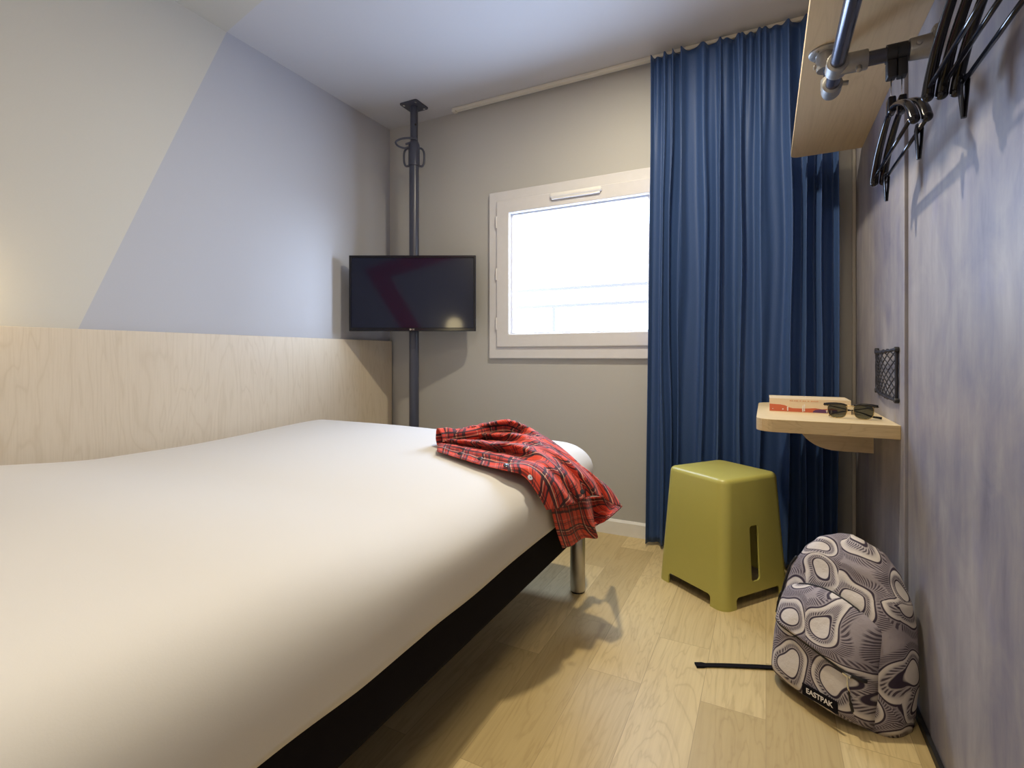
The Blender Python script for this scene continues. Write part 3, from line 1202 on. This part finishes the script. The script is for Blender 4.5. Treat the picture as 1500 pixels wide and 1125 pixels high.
cuts = []
bm = B()
loft(bm, [[Vector((p.x, p.y, z)) for p in stool_ring(max(z, 0), 0.006)] for z in (-0.02, 0.2, H - 0.012)])
cuts.append(temp(bm))
for rot in (0, PI):                           # long faces: slot and foot notch
    mt = Matrix.Rotation(rot, 4, 'Z')
    bm = B()
    prism(bm, rrect(0.046, 0.205, 0.012, 5, -0.012, 0.186), -0.25, -0.10, 0, mt @ Matrix.Rotation(PI / 2, 4, 'X') @ Matrix.Diagonal((1, 1, -1, 1)))
    cuts.append(temp(bm))
    bm = B()
    prism(bm, rrect(0.240, 0.100, 0.014, 5, 0, -0.008), -0.25, -0.10, 0, mt @ Matrix.Rotation(PI / 2, 4, 'X') @ Matrix.Diagonal((1, 1, -1, 1)))
    cuts.append(temp(bm))
    bm = B()
    prism(bm, rrect(0.215, 0.100, 0.014, 5, 0, -0.008), -0.25, -0.10, 0, mt @ Matrix.Rotation(PI / 2, 4, 'Z') @ Matrix.Rotation(PI / 2, 4, 'X') @ Matrix.Diagonal((1, 1, -1, 1)))
    cuts.append(temp(bm))
boolean(body, cuts)
body.parent = st
for f in body.data.polygons:
    f.use_smooth = True
body.data.set_sharp_from_angle(angle=math.radians(35))

# ================================================================== wall desk with book and glasses
DZ = 0.731
dk = thing('wall_desk', 'small light oak desk shelf fixed to the right wall above the backpack', 'desk', (0.15, 2.10, DZ - 0.04))
out = []
x0, x1, ya, yb = -0.028, XF, 1.775, 2.418
for (cx, cy, r, a0) in ((x0, ya, 0.055, 180), (x0, yb, 0.06, 90)):
    sx = 1
    c = (cx + r, cy + r if a0 == 180 else cy - r)
    for kk in range(9):
        a = math.radians(a0 + 90 * kk / 8) if a0 == 180 else math.radians(a0 + 90 * kk / 8)
        out.append((c[0] + r * math.cos(a), c[1] + r * math.sin(a)))
front = [p for p in out[:9]]
back = [p for p in out[9:]]
outline = [(x1, yb)] + back + front + [(x1, ya)]
bm = B()
prism(bm, outline, DZ - 0.040, DZ, 0.0015)
for f in bm.faces:
    f.material_index = 0 if abs(f.normal.z) > 0.7 else 1
bm.normal_update()
for f in bm.faces:
    f.material_index = 0 if abs(f.normal.z) > 0.7 else 1
link('desktop', bm, [M['ply'], M['ply_edge']], dk)
prof = [(XF, DZ - 0.040), (XF, DZ - 0.150), (0.235, DZ - 0.150)]
for kk in range(1, 11):
    a = PI / 2 * kk / 10
    prof.append((0.235 - 0.125 * math.sin(a), DZ - 0.150 + 0.095 * (1 - math.cos(a))))
prof.append((0.105, DZ - 0.040))
bm = B()
loft(bm, [[Vector((x, y, z)) for x, z in prof] for y in (2.185, 2.215)])
bmesh.ops.recalc_face_normals(bm, faces=bm.faces)
link('bracket', bm, M['ply'], dk)

bk = thing('book', 'thick cream book with orange and purple spine lying on the wall desk', 'book', (0.133, 2.11, DZ))
bx0, bx1, by0, by1, bt = 0.011, 0.256, 2.030, 2.185, 0.047
bm = B()
box(bm, (bx0 + 0.003, by0 + 0.003, DZ + 0.002), (bx1 - 0.003, by1 - 0.004, DZ + bt - 0.002))
link('pages', bm, M['paper'], bk)
bm = B()
box(bm, (bx0, by0, DZ), (bx1, by1, DZ + 0.0016))
box(bm, (bx0, by0, DZ + bt - 0.0016), (bx1, by1, DZ + bt))
box(bm, (bx0, by0 - 0.0008, DZ), (bx1, by0 + 0.0012, DZ + bt))
cv = link('cover', bm, M['cover'], bk)


def spine(outl, d=0.0004):
    bm = bmesh.new()
    loft(bm, [[Vector((bx0 + (bx1 - bx0) * u, by0 - 0.0008 - q, DZ + v * bt)) for u, v in outl] for q in (0, d)])
    bmesh.ops.recalc_face_normals(bm, faces=bm.faces)
    return bm


link('cover_art', spine([(0.003, 0.05), (0.84, 0.03), (0.84, 0.30), (0.78, 0.36), (0.66, 0.30), (0.58, 0.36), (0.50, 0.33), (0.42, 0.30), (0.30, 0.30), (0.25, 0.36), (0.20, 0.50), (0.14, 0.55), (0.003, 0.58)]), M['orange'], cv)
link('cover_art', spine([(0.545, 0.04), (0.84, 0.03), (0.84, 0.27), (0.74, 0.26), (0.64, 0.29), (0.58, 0.24), (0.555, 0.15)], 0.0007), M['purple'], cv)
rg = random.Random(5)
for (u, v0, v1, n_) in ((0.235, 0.10, 0.40, 3), (0.175, 0.16, 0.26, 2), (0.045, 0.19, 0.24, 2), (0.425, 0.06, 0.55, 5), (0.445, 0.10, 0.62, 4), (0.715, 0.08, 0.25, 4), (0.77, 0.07, 0.28, 4)):
    bm = B()
    for q in range(n_):
        va = v0 + (v1 - v0) * q / n_
        vb = va + (v1 - v0) / n_ * 1.02
        du = rg.uniform(0.005, 0.011)
        t_ = spine([(u - du, va), (u + du, va + 0.01), (u + du * 0.6, vb), (u - du * 0.7, vb)], 0.0010)
        merge(bm, t_)
    link('spine_lettering', bm, M['ink'], cv)
bm = B()
u = 0.26
while u < 0.60:
    wd = rg.uniform(0.012, 0.026)
    t_ = spine([(u, 0.83), (u + wd, 0.83), (u + wd, 0.885), (u, 0.885)], 0.0008)
    merge(bm, t_)
    u += wd + (0.006 if rg.random() < 0.7 else 0.02)
link('cover_lettering', bm, M['orangetext'], cv)

# sunglasses: dark brow bars, gold rims, green lenses, temples folded behind
gl = thing('sunglasses', 'black browline sunglasses with green lenses standing on the wall desk', 'sunglasses', (0.237, 1.893, DZ), math.radians(-9))


def lens_out(cx, s, grow=0.0):
    pts = []
    for kk in range(40):
        a = 2 * PI * kk / 40
        rx, rz = 0.0250 + grow, 0.0225 + grow
        e = 0.72
        x = rx * math.copysign(abs(math.cos(a)) ** e, math.cos(a))
        z = rz * math.copysign(abs(math.sin(a)) ** e, math.sin(a))
        x *= 1 + 0.10 * (z / rz)
        pts.append((cx + x, 0.0245 + z))
    return pts


for s in (-1, 1):
    bm = B()
    o_ = lens_out(s * 0.0345, s)
    loft(bm, [[Vector((x, y, z)) for x, z in o_] for y in (-0.0008, 0.0008)])
    bmesh.ops.recalc_face_normals(bm, faces=bm.faces)
    link('lens', bm, M['lens'], gl, False, False)
    bm = B()
    tube(bm, [Vector((x, 0, z)) for x, z in lens_out(s * 0.0345, s, 0.0006)], 0.0011, 6, True)
    link('rim', bm, M['gold'], gl, True, False)
    bm = B()
    path = [Vector((s * (0.0345 + dx), -0.001, z)) for dx, z in ((-0.026, 0.0425), (-0.012, 0.0462), (0.006, 0.0468), (0.022, 0.0452), (0.036, 0.0425))]
    tube(bm, bez(path, 20), [0.0016 + 0.0020 * (i / 20) for i in range(21)], 8, flat_=1.3)
    link('brow_bar', bm, M['blackp'], gl, True, False)
    bm = B()
    hz = 0.036 if s > 0 else 0.034
    yy = 0.007 if s > 0 else 0.013
    path = [Vector((s * 0.0705, 0.000, 0.0420)), Vector((s * 0.0715, yy * 0.7, 0.0405)), Vector((s * 0.066, yy, 0.0395)), Vector((s * 0.02, yy + 0.004, 0.030)),
            Vector((-s * 0.03, yy + 0.010, 0.018)), Vector((-s * 0.052, yy + 0.014, 0.009)), Vector((-s * (0.058 if s > 0 else 0.080), yy + 0.018, 0.0045))]
    tube(bm, bez(path, 40), [0.0016 + (0.0022 if s < 0 else 0.0008) * max(0, (i - 26) / 14) for i in range(41)], 8)
    link('temple', bm, M['blackp'], gl, True, False)
    bm = B()
    bmesh.ops.create_icosphere(bm, subdivisions=2, radius=0.004, matrix=Matrix.Translation((s * 0.0095, 0.008, 0.024)) @ Matrix.Diagonal((0.5, 0.8, 1.5, 1)))
    link('nose_pad', bm, M['gold'], gl, True, False)
bm = B()
tube(bm, bez([(-0.011, 0, 0.038), (-0.005, -0.001, 0.0405), (0.005, -0.001, 0.0405), (0.011, 0, 0.038)], 12), 0.0013, 8)
link('bridge', bm, M['gold'], gl, True, False)

# ================================================================== net pocket on the wall
np_ = thing('net_pocket', 'small black net pocket fixed to the grey wall above the wall desk', 'net pocket', (XF, 1.945, 0.873))
ny0, ny1, nz0, nz1 = 1.800, 2.090, 0.800, 0.948


def netp(a, b):                                # a along y 0..1, b up 0..1, bulging off the wall
    bul = 0.006 + 0.020 * math.sin(PI * a) * (0.35 + 0.65 * b)
    sag = -0.018 * math.sin(PI * a) * b * 0.4 + 0.012 * a * (1 - b)
    return Vector((XF - bul, ny0 + (ny1 - ny0) * a, nz0 + (nz1 - nz0) * b + sag))


bm = B()
edge = [netp(a / 20, 0) for a in range(21)] + [netp(1, b / 8) for b in range(1, 9)] + [netp(1 - a / 20, 1) for a in range(1, 21)] + [netp(0, 1 - b / 8) for b in range(1, 8)]
edge = [e + Vector((0, 0.003 * math.sin(i * 2.1), 0.003 * math.cos(i * 2.7))) for i, e in enumerate(edge)]
tube(bm, edge, 0.0048, 8, True)
link('elastic_border', bm, M['net'], np_, True)
bm = B()
nd = 7
for kk in range(-6, nd + 1):
    for sg in (1, -1):
        pts = []
        for q in range(25):
            b = q / 24
            a = (kk + 6 * (b if sg > 0 else 1 - b)) / nd
            if 0 <= a <= 1:
                pts.append(netp(a, b))
        if len(pts) > 2:
            tube(bm, pts, 0.0016, 5)
link('netting', bm, M['net'], np_, True)
for a, b in ((0, 0), (1, 0), (0, 1), (1, 1)):
    p = netp(a, b)
    bm = B()
    cyl(bm, (XF, p.y, p.z), (XF - 0.012, p.y, p.z), 0.008, 14, bev=0.002)
    link('fixing_knob', bm, M['blackm'], np_, 40)

# ================================================================== shelf, clothes rail, hangers
SZ = 1.760
out = []
r = 0.03
sx0, sy1 = 0.0926, 2.425
out = [(XR, YN + 0.2), (XR, 1.742), (XF, 1.742), (XF, sy1)]
for kk in range(9):
    a = PI / 2 + PI / 2 * kk / 8
    out.append((sx0 + r + r * math.cos(a), sy1 - r + r * math.sin(a)))
out.append((sx0, YN + 0.2))
bm = B()
prism(bm, out, SZ, SZ + 0.018, 0.001)
tag(link('shelf', bm, M['shelfw']), 'long pale wooden shelf board high on the right wall above the hangers', 'shelf')

RZ, RX, RR = 1.652, 0.162, 0.0168
cr = thing('clothes_rail', 'dark steel tube clothes rail with galvanised fittings under the wooden shelf', 'clothes rail', (RX, 1.5, RZ))
bm = B()
cyl(bm, (RX - 0.004, 1.615, RZ), (RX - 0.004, YN + 0.25, RZ), RR, 24)
link('long_tube', bm, M['tube'], cr, 40)


def flange(p, d, sl=0.0):
    """round wall flange with a socket pointing along d"""
    bm = bmesh.new()
    t_ = bmesh.new()
    tube(t_, [(0, 0, 0), (0, 0, 0.004), (0, 0, 0.007), (0, 0, 0.010), (0, 0, 0.048 - sl), (0, 0, 0.051 - sl), (0, 0, 0.051 - sl)],
         [0.043, 0.043, 0.040, 0.0265, 0.0245, 0.0235, 0.017], 32)
    for kk in range(4):
        a = PI / 4 + PI / 2 * kk
        cyl(t_, (0.034 * math.cos(a), 0.034 * math.sin(a), 0.004), (0.034 * math.cos(a), 0.034 * math.sin(a), 0.0095), 0.005, 10, bev=0.001)
    cyl(t_, (0.018, 0, 0.036 - 0.6 * sl), (0.031, 0, 0.036 - 0.6 * sl), 0.006, 12, bev=0.0015)
    merge(bm, t_, Matrix.Translation(p) @ Vector(d).to_track_quat('Z', 'Y').to_matrix().to_4x4())
    return bm


link('shelf_flange', flange((RX - 0.014, 1.615, SZ), (0, 0, -1)), M['galv'], cr, 40)
bm = B()
cyl(bm, (RX - 0.006, 1.612, SZ - 0.04), (RX - 0.006, 1.612, RZ), RR * 0.95, 24)
link('drop_tube', bm, M['tube'], cr, 40)
bm = B()
tube(bm, [(RX - 0.004, 1.575, RZ), (RX - 0.004, 1.578, RZ), (RX - 0.004, 1.618, RZ), (RX - 0.004, 1.632, RZ), (RX - 0.004, 1.637, RZ)], [0.0185, 0.0235, 0.0235, 0.020, 0.008], 28)
tube(bm, [(RX - 0.006, 1.612, RZ), (RX - 0.006, 1.612, RZ + 0.030), (RX - 0.006, 1.612, RZ + 0.034)], [0.0225, 0.0225, 0.018], 28)
cyl(bm, (RX + 0.016, 1.598, RZ + 0.006), (RX + 0.034, 1.598, RZ + 0.004), 0.006, 12, bev=0.0015)
link('elbow_fitting', bm, M['galv'], cr, 40)
for yc in (1.485, 0.965):
    bm = B()
    cyl(bm, (RX + 0.01, yc, RZ), (XR - 0.02, yc, RZ), RR, 24)
    ct = link('cross_tube', bm, M['tube'], cr, 40)
    bm = B()
    tube(bm, [(RX - 0.004, yc - 0.024, RZ), (RX - 0.004, yc - 0.0235, RZ), (RX - 0.004, yc - 0.022, RZ), (RX - 0.004, yc + 0.022, RZ), (RX - 0.004, yc + 0.0235, RZ), (RX - 0.004, yc + 0.024, RZ)], [0.018, 0.0225, 0.0245, 0.0245, 0.0225, 0.018], 28)
    tube(bm, [(RX, yc, RZ), (RX + 0.056, yc, RZ), (RX + 0.059, yc, RZ), (RX + 0.059, yc, RZ)], [0.0235, 0.0235, 0.0225, 0.017], 28)
    cyl(bm, (RX + 0.040, yc - 0.010, RZ - 0.018), (RX + 0.040, yc - 0.016, RZ - 0.031), 0.0065, 12, bev=0.0015)
    link('tee_fitting', bm, M['galv'], cr, 40)
    link('wall_flange', flange((XR, yc, RZ), (-1, 0, 0), 0.0 if yc > 1.2 else 0.018), M['galv'], cr, 40)


def make_hanger(clips):
    """security coat hanger, its bar along y; origin on the axis of the tube it hangs from"""
    h = thing('coat_hanger', '', 'coat hanger')
    bm = B()
    t_ = bmesh.new()
    ring = [(0, (RR + 0.0045) * math.cos(a), (RR + 0.0045) * math.sin(a)) for a in [2 * PI * kk / 28 for kk in range(28)]]
    inner = [(0, (RR + 0.0004) * math.cos(a), (RR + 0.0004) * math.sin(a)) for a in [2 * PI * kk / 28 for kk in range(28)]]
    hw = 0.0098
    rows_ = []
    for src, x in ((inner, -hw), (ring, -hw), (ring, hw), (inner, hw)):
        rows_.append([t_.verts.new((x, p[1], p[2])) for p in src])
    for a, b in zip(rows_, rows_[1:] + rows_[:1]):
        for kk in range(28):
            t_.faces.new((a[kk], a[(kk + 1) % 28], b[(kk + 1) % 28], b[kk]))
    bmesh.ops.recalc_face_normals(t_, faces=t_.faces)
    merge(bm, t_)
    box(bm, (-0.0095, -0.014, -0.060), (0.0095, 0.014, -0.019), 0.003)
    link('rail_clip', bm, M['blackm'], h, 40, False)
    bm = B()
    cyl(bm, (0, 0, -0.128), (0, 0, -0.055), 0.0013, 8)
    link('stem', bm, M['chrome'], h, True, False)
    bm = B()
    ends = [(0.212, -0.243), (0.190, -0.216), (0.145, -0.182), (0.078, -0.152), (0.025, -0.137)]
    path = [(0, -y, z) for y, z in ends] + [(0, y, z) for y, z in ends[::-1]]
    tube(bm, bez(path, 54), [0.0078 - 0.0015 * math.exp(-((i - 27) / 14) ** 2) + 0.002 * (abs(i - 27) / 27) for i in range(55)], 14, flat_=0.8)
    for s in (-1, 1):
        bmesh.ops.create_uvsphere(bm, u_segments=14, v_segments=10, radius=0.0098, matrix=Matrix.Translation((0, s * 0.211, -0.244)))
    box(bm, (-0.0080, -0.016, -0.145), (0.0080, 0.016, -0.106), 0.004)
    link('shoulder_bar', bm, M['blackp'], h, 40, False)
    bz = -0.232 if not clips else -0.246
    bm = B()
    tube(bm, [(0, -0.198, bz), (0, 0.198, bz)], 0.0040, 10)
    link('trouser_bar', bm, M['blackp'], h, True, False)
    for s in (-1, 1) if clips else ():
        bm = B()
        y = s * 0.172 if s > 0 else -0.150
        for sd in (-1, 1):
            rg_ = []
            for (z, w_, d0) in ((0.012, 0.008, 0.0035), (0.0, 0.0115, 0.0052), (-0.022, 0.0105, 0.0040), (-0.046, 0.0080, 0.0024), (-0.062, 0.004, 0.0016)):
                rg_.append([Vector((sd * d0 + 0.0026 * math.cos(a), y + w_ * math.sin(a), bz + z)) for a in [2 * PI * kk / 12 for kk in range(12)]])
            loft(bm, rg_)
        bmesh.ops.recalc_face_normals(bm, faces=bm.faces)
        link('clip', bm, M['blackp'], h, 40, False)
    return h


def copy_tree(o, parent=None):
    c = o.copy()
    COL.objects.link(c)
    c.parent = parent
    for ch in list(o.children):
        copy_tree(ch, c)
    return c


plain, clipped = make_hanger(False), make_hanger(True)
spots = [((0.2675, 1.485), 0, plain, 'black coat hanger without clips on the far cross tube by the galvanised wall flange'),
         ((0.2882, 1.485), 0, clipped, 'black coat hanger with trouser clips on the far cross tube by the wall flange'),
         ((0.2665, 0.965), 0, plain, 'black coat hanger of the near cut-off bunch, outermost from the wall'),
         ((0.2870, 0.965), 0, plain, 'black coat hanger in the middle of the near cut-off bunch'),
         ((0.3075, 0.965), 0, clipped, 'black coat hanger with clips in the near cut-off bunch, tight against the wall')]
used = set()
for (x, y), rz, src, lab in spots:
    if src.name in used:
        h_ = copy_tree(src)
    else:
        h_ = src
        used.add(src.name)
    h_.location = (x, y, RZ)
    h_.rotation_euler = (0, 0, math.radians(rz))
    h_['label'] = lab
    h_['category'] = 'coat hanger'
    h_['group'] = 'coat hangers under the shelf'

# ================================================================== backpack
bp = thing('backpack', 'backpack with dark hatched swirls on lavender canvas leaning against the right wall', 'backpack', (0.180, 1.648, 0.0), math.radians(-40))
LEAN = Matrix.Rotation(math.radians(-7), 4, 'X')


def interp(tab, z):
    for (z0, a), (z1, b) in zip(tab, tab[1:]):
        if z <= z1:
            f = (z - z0) / (z1 - z0)
            f = f * f * (3 - 2 * f) * 0.4 + f * 0.6
            return a + (b - a) * f
    return tab[-1][1]


def bag_shape(bm, hw, yf, yb_, zmax, nz=44, seg=88, ex=3.2, amp=0.006, seed=0.0, uv0=(0, 0), zmin=0.0):
    uvl = bm.loops.layers.uv.verify()
    rows_ = []
    for j in range(nz + 1):
        q = j / nz
        z = zmin + (zmax - zmin) * (1 - (1 - q) ** 1.6)
        a, f, b = interp(hw, z), interp(yf, z), interp(yb_, z)
        row = []
        for i in range(seg):
            an = 2 * PI * i / seg
            c, s = math.cos(an), math.sin(an)
            x = a * math.copysign(abs(c) ** (2 / ex), c)
            e = 2 / (ex if s < 0 else 4.5)
            yy = (f if s < 0 else b) * math.copysign(abs(s) ** e, s)
            if s < 0:
                yy = -abs(yy)
            nv_ = Vector((c, s, 0))
            wv = Vector((x * 11 + seed, yy * 11, z * 11))
            n_ = amp * (noise.noise(wv) + 0.6 * noise.noise(wv * 2.1))
            p = Vector((x, yy, z)) + nv_ * n_ * min(1, z / 0.03)
            row.append(p)
        rows_.append(row)
    def stand(p):                               # the sagging base rests flat on the floor
        q = LEAN @ p
        g = 1 - smooth(0.0, 0.05, p.z)
        q.z = max(0.0015, q.z * (1 - g) + max(0.0015, p.z) * g)
        return q
    vs = [[bm.verts.new(stand(p)) for p in row] for row in rows_]
    for j in range(nz):
        for i in range(seg):
            k = (i + 1) % seg
            f = bm.faces.new((vs[j][i], vs[j][k], vs[j + 1][k], vs[j + 1][i]))
            for lp, (jj, ii) in zip(f.loops, ((j, i), (j, i + 1), (j + 1, i + 1), (j + 1, i))):
                p = rows_[jj][ii % seg]
                # unrolled around the bag
                an = 2 * PI * ii / seg
                lp[uvl].uv = (p.x + (0.05 * (p.y) if p.y > -0.03 else 0) + uv0[0] + (-(p.y + 0.03) * (1 if p.x < 0 else -1) if p.y > -0.03 else 0), p.z + uv0[1] + abs(p.y + 0.08) * (0.6 if p.z > 0.3 else 0))
    bm.faces.new(vs[0][::-1])
    bm.faces.new(vs[-1])


BAG_HW = [(0, 0.170), (0.03, 0.175), (0.12, 0.172), (0.22, 0.165), (0.30, 0.148), (0.36, 0.118), (0.40, 0.080), (0.425, 0.035), (0.432, 0.004)]
BAG_YF = [(0, 0.084), (0.03, 0.090), (0.15, 0.088), (0.28, 0.078), (0.36, 0.060), (0.41, 0.038), (0.432, 0.006)]
BAG_YB = [(0, 0.050), (0.05, 0.056), (0.25, 0.058), (0.36, 0.055), (0.41, 0.036), (0.432, 0.006)]
bm = B()
bag_shape(bm, BAG_HW, BAG_YF, BAG_YB, 0.432, seed=2.0)
bmesh.ops.recalc_face_normals(bm, faces=bm.faces)
link('main_compartment', bm, M['bag'], bp, True, False)


def pocket_front(x, z, hw=0.135, z1=0.285):
    """outward bulge of the front pocket"""
    a = max(0.0, 1 - abs(x / hw) ** 3.5)
    top = z1 - 0.045 * (x / hw) ** 2
    b = max(0.0, 1 - max(0.0, (z - 0.06) / max(0.01, top - 0.06)) ** 3.2) if z > 0.06 else max(0.0, 1 - ((0.06 - z) / 0.0605) ** 5)
    return (a ** 0.5) * (b ** 0.5)


def zip_z(x):                                   # slanting pocket opening
    return 0.150 - 0.11 * x - 0.9 * (x ** 2) * (1 if x > 0 else 0.2)


def body_y(x, z):
    a, f = interp(BAG_HW, z), interp(BAG_YF, z)
    return -f * max(0.0, 1 - (abs(x) / a) ** 3.2) ** (1 / 3.2)


def pocket_y(x, z):
    v = noise.noise(Vector((x * 14, z * 14, 7))) * 0.006
    above = smooth(-0.003, 0.004, z - zip_z(x))
    flap = 0.010 * above * math.exp(-max(0, z - zip_z(x)) / 0.05)
    pf = pocket_front(x, z)
    return body_y(x, z) + 0.010 - 0.014 * smooth(0.0, 0.25, pf) - (0.060 + v + flap) * pf


bm = B()
uvl = bm.loops.layers.uv.verify()
nx_, nz_ = 70, 90
vs = []
for j in range(nz_ + 1):
    row = []
    for i in range(nx_ + 1):
        x = -0.137 + 0.274 * i / nx_
        z = 0.004 + 0.288 * j / nz_
        row.append(bm.verts.new(LEAN @ Vector((x, pocket_y(x, z), z))))
    vs.append(row)
for j in range(nz_):
    for i in range(nx_):
        f = bm.faces.new((vs[j][i], vs[j][i + 1], vs[j + 1][i + 1], vs[j + 1][i]))
        for lp, (jj, ii) in zip(f.loops, ((j, i), (j, i + 1), (j + 1, i + 1), (j + 1, i))):
            xx = -0.137 + 0.274 * ii / nx_
            zz = 0.004 + 0.288 * jj / nz_
            dz = 0.37 if zz > zip_z(xx) else 0.0
            lp[uvl].uv = (xx + 0.41, zz + 0.23)
pk = link('front_pocket', bm, M['bag'], bp, True, False)
md = pk.modifiers.new('thickness', 'SOLIDIFY')
md.thickness = 0.003
md.offset = -1

bm = B()
pts = []
for kk in range(41):
    x = -0.128 + 0.256 * kk / 40
    z = zip_z(x) - 0.003
    pts.append(LEAN @ Vector((x, pocket_y(x, z) - 0.001, z)))
tube(bm, pts, [0.0020 + 0.0035 * smooth(0.45, 0.9, i / 40) for i in range(41)], 8)
link('pocket_zip', bm, M['blackm'], pk, True, False)
bm = B()
pts = []
for kk in range(7, 54):
    q = PI * kk / 60
    x = -0.137 * math.cos(q)
    z = 0.03 + (0.285 - 0.045 * (x / 0.135) ** 2 - 0.03) * min(1, 1.25 * math.sin(q)) ** 0.5
    pts.append(LEAN @ Vector((x, body_y(x, z) - 0.006, z)))
tube(bm, pts, 0.0022, 6)
link('pocket_piping', bm, M['blackm'], pk, True, False)
xz = 0.105
zp = LEAN @ Vector((xz, pocket_y(xz, zip_z(xz)) - 0.008, zip_z(xz) - 0.004))
bm = B()
box(bm, zp + Vector((-0.010, -0.004, -0.004)), zp + Vector((0.010, 0.004, 0.004)), 0.002)
tube(bm, bez([zp + Vector((0.004, -0.003, 0)), zp + Vector((0.006, -0.006, -0.02)), zp + Vector((0.007, -0.003, -0.035))], 10), 0.0026, 8)
zo = link('zip_slider', bm, M['chrome'], pk, 40, False)
bm = B()
tube(bm, bez([zp + Vector((0.007, -0.004, -0.032)), zp + Vector((0.009, -0.003, -0.055)), zp + Vector((0.010, 0.006, -0.085))], 12), [0.0028] * 8 + [0.0045] * 5, 8, flat_=0.6)
link('zip_cord', bm, M['blackm'], pk, True, False)

# woven name patch
lx, lz = 0.050, 0.038
ang = math.radians(-4)
ly = min(pocket_y(lx + dx, lz + dz) for dx in (-0.04, 0, 0.04) for dz in (-0.01, 0, 0.01)) - 0.0035
lab_m = LEAN @ Matrix.Translation((lx, ly, lz)) @ Matrix.Rotation(ang, 4, 'Y') @ Matrix.Rotation(math.radians(3), 4, 'X')
bm = B()
box(bm, (-0.047, 0, -0.0145), (0.047, 0.0035, 0.0145), 0.001, xf=lab_m)
pt = link('name_patch', bm, M['black'], pk, False, False)
bm = text_bm('EASTPAK', 0.0175, 0.0003, 0.0003)
bmesh.ops.transform(bm, matrix=lab_m @ Matrix.Translation((0, -0.0005, 0.0005)) @ Matrix.Rotation(PI / 2, 4, 'X'), verts=bm.verts)
link('patch_lettering', bm, M['ink'], pt, False, False)

# webbing strap end lying on the floor, black base, shoulder straps behind, side zip
rinv = Matrix.Rotation(math.radians(40), 4, 'Z')


def to_bag(p):
    return rinv @ (Vector(p) - Vector(bp.location))


bm = B()
pa, pb = on_z(1019, 974, 0.004), on_z(1150, 977, 0.006)
path = bez([to_bag(pa), to_bag(pa.lerp(pb, 0.3) + Vector((0, 0.002, 0))), to_bag(pa.lerp(pb, 0.65)), to_bag(pb), to_bag(pb + Vector((0.06, 0.05, 0.01)))], 30)
rg_ = []
for i, (p, a, b) in enumerate(frames_along(path)):
    wv = 0.0085 if i > 2 else 0.0105
    hh = 0.0011 if i > 2 else 0.0024
    rg_.append([p + a * wv + Vector((0, 0, hh)), p - a * wv + Vector((0, 0, hh)), p - a * wv - Vector((0, 0, hh)), p + a * wv - Vector((0, 0, hh))])
loft(bm, rg_)
bmesh.ops.recalc_face_normals(bm, faces=bm.faces)
tag(link('strap_end', bm, M['black'], bp, False, False), 'black webbing strap end lying on the floor')
bm = B()
prism(bm, [(x, y) for x, y in rrect(0.325, 0.135, 0.05, 8, 0.004, 0.004)], 0.0006, 0.012, 0.004)
link('base_panel', bm, M['black'], bp, False, False)
for s in (-1, 1):
    bm = B()
    path = bez([LEAN @ Vector((s * 0.05, 0.060, 0.37)), LEAN @ Vector((s * 0.075, 0.085, 0.30)), LEAN @ Vector((s * 0.085, 0.082, 0.20)), LEAN @ Vector((s * 0.095, 0.072, 0.10)), LEAN @ Vector((s * 0.10, 0.052, 0.03))], 24)
    rg_ = []
    for p, a, b in frames_along(path):
        ax = Vector((1, 0, 0))
        nn = Vector((0, 1, 0.1)).normalized()
        rg_.append([p + ax * 0.024 * math.cos(q) + nn * 0.006 * math.sin(q) for q in [2 * PI * k / 12 for k in range(12)]])
    loft(bm, rg_)
    link('shoulder_strap', bm, M['black'], bp, True, False)
bm = B()
def side_pt(z, out=0.003):
    return LEAN @ Vector((-interp(BAG_HW, z) * 0.90 - out, -interp(BAG_YF, z) * 0.66 - out, z))


tube(bm, bez([side_pt(z) for z in (0.33, 0.30, 0.27, 0.24, 0.21, 0.18)], 24), 0.0030, 8)
tube(bm, bez([side_pt(0.215, 0.004), side_pt(0.195, 0.007), side_pt(0.165, 0.006), side_pt(0.15, 0.006)], 12), [0.0022] * 6 + [0.0036] * 7, 8)
link('side_zip', bm, M['blackm'], bp, True, False)
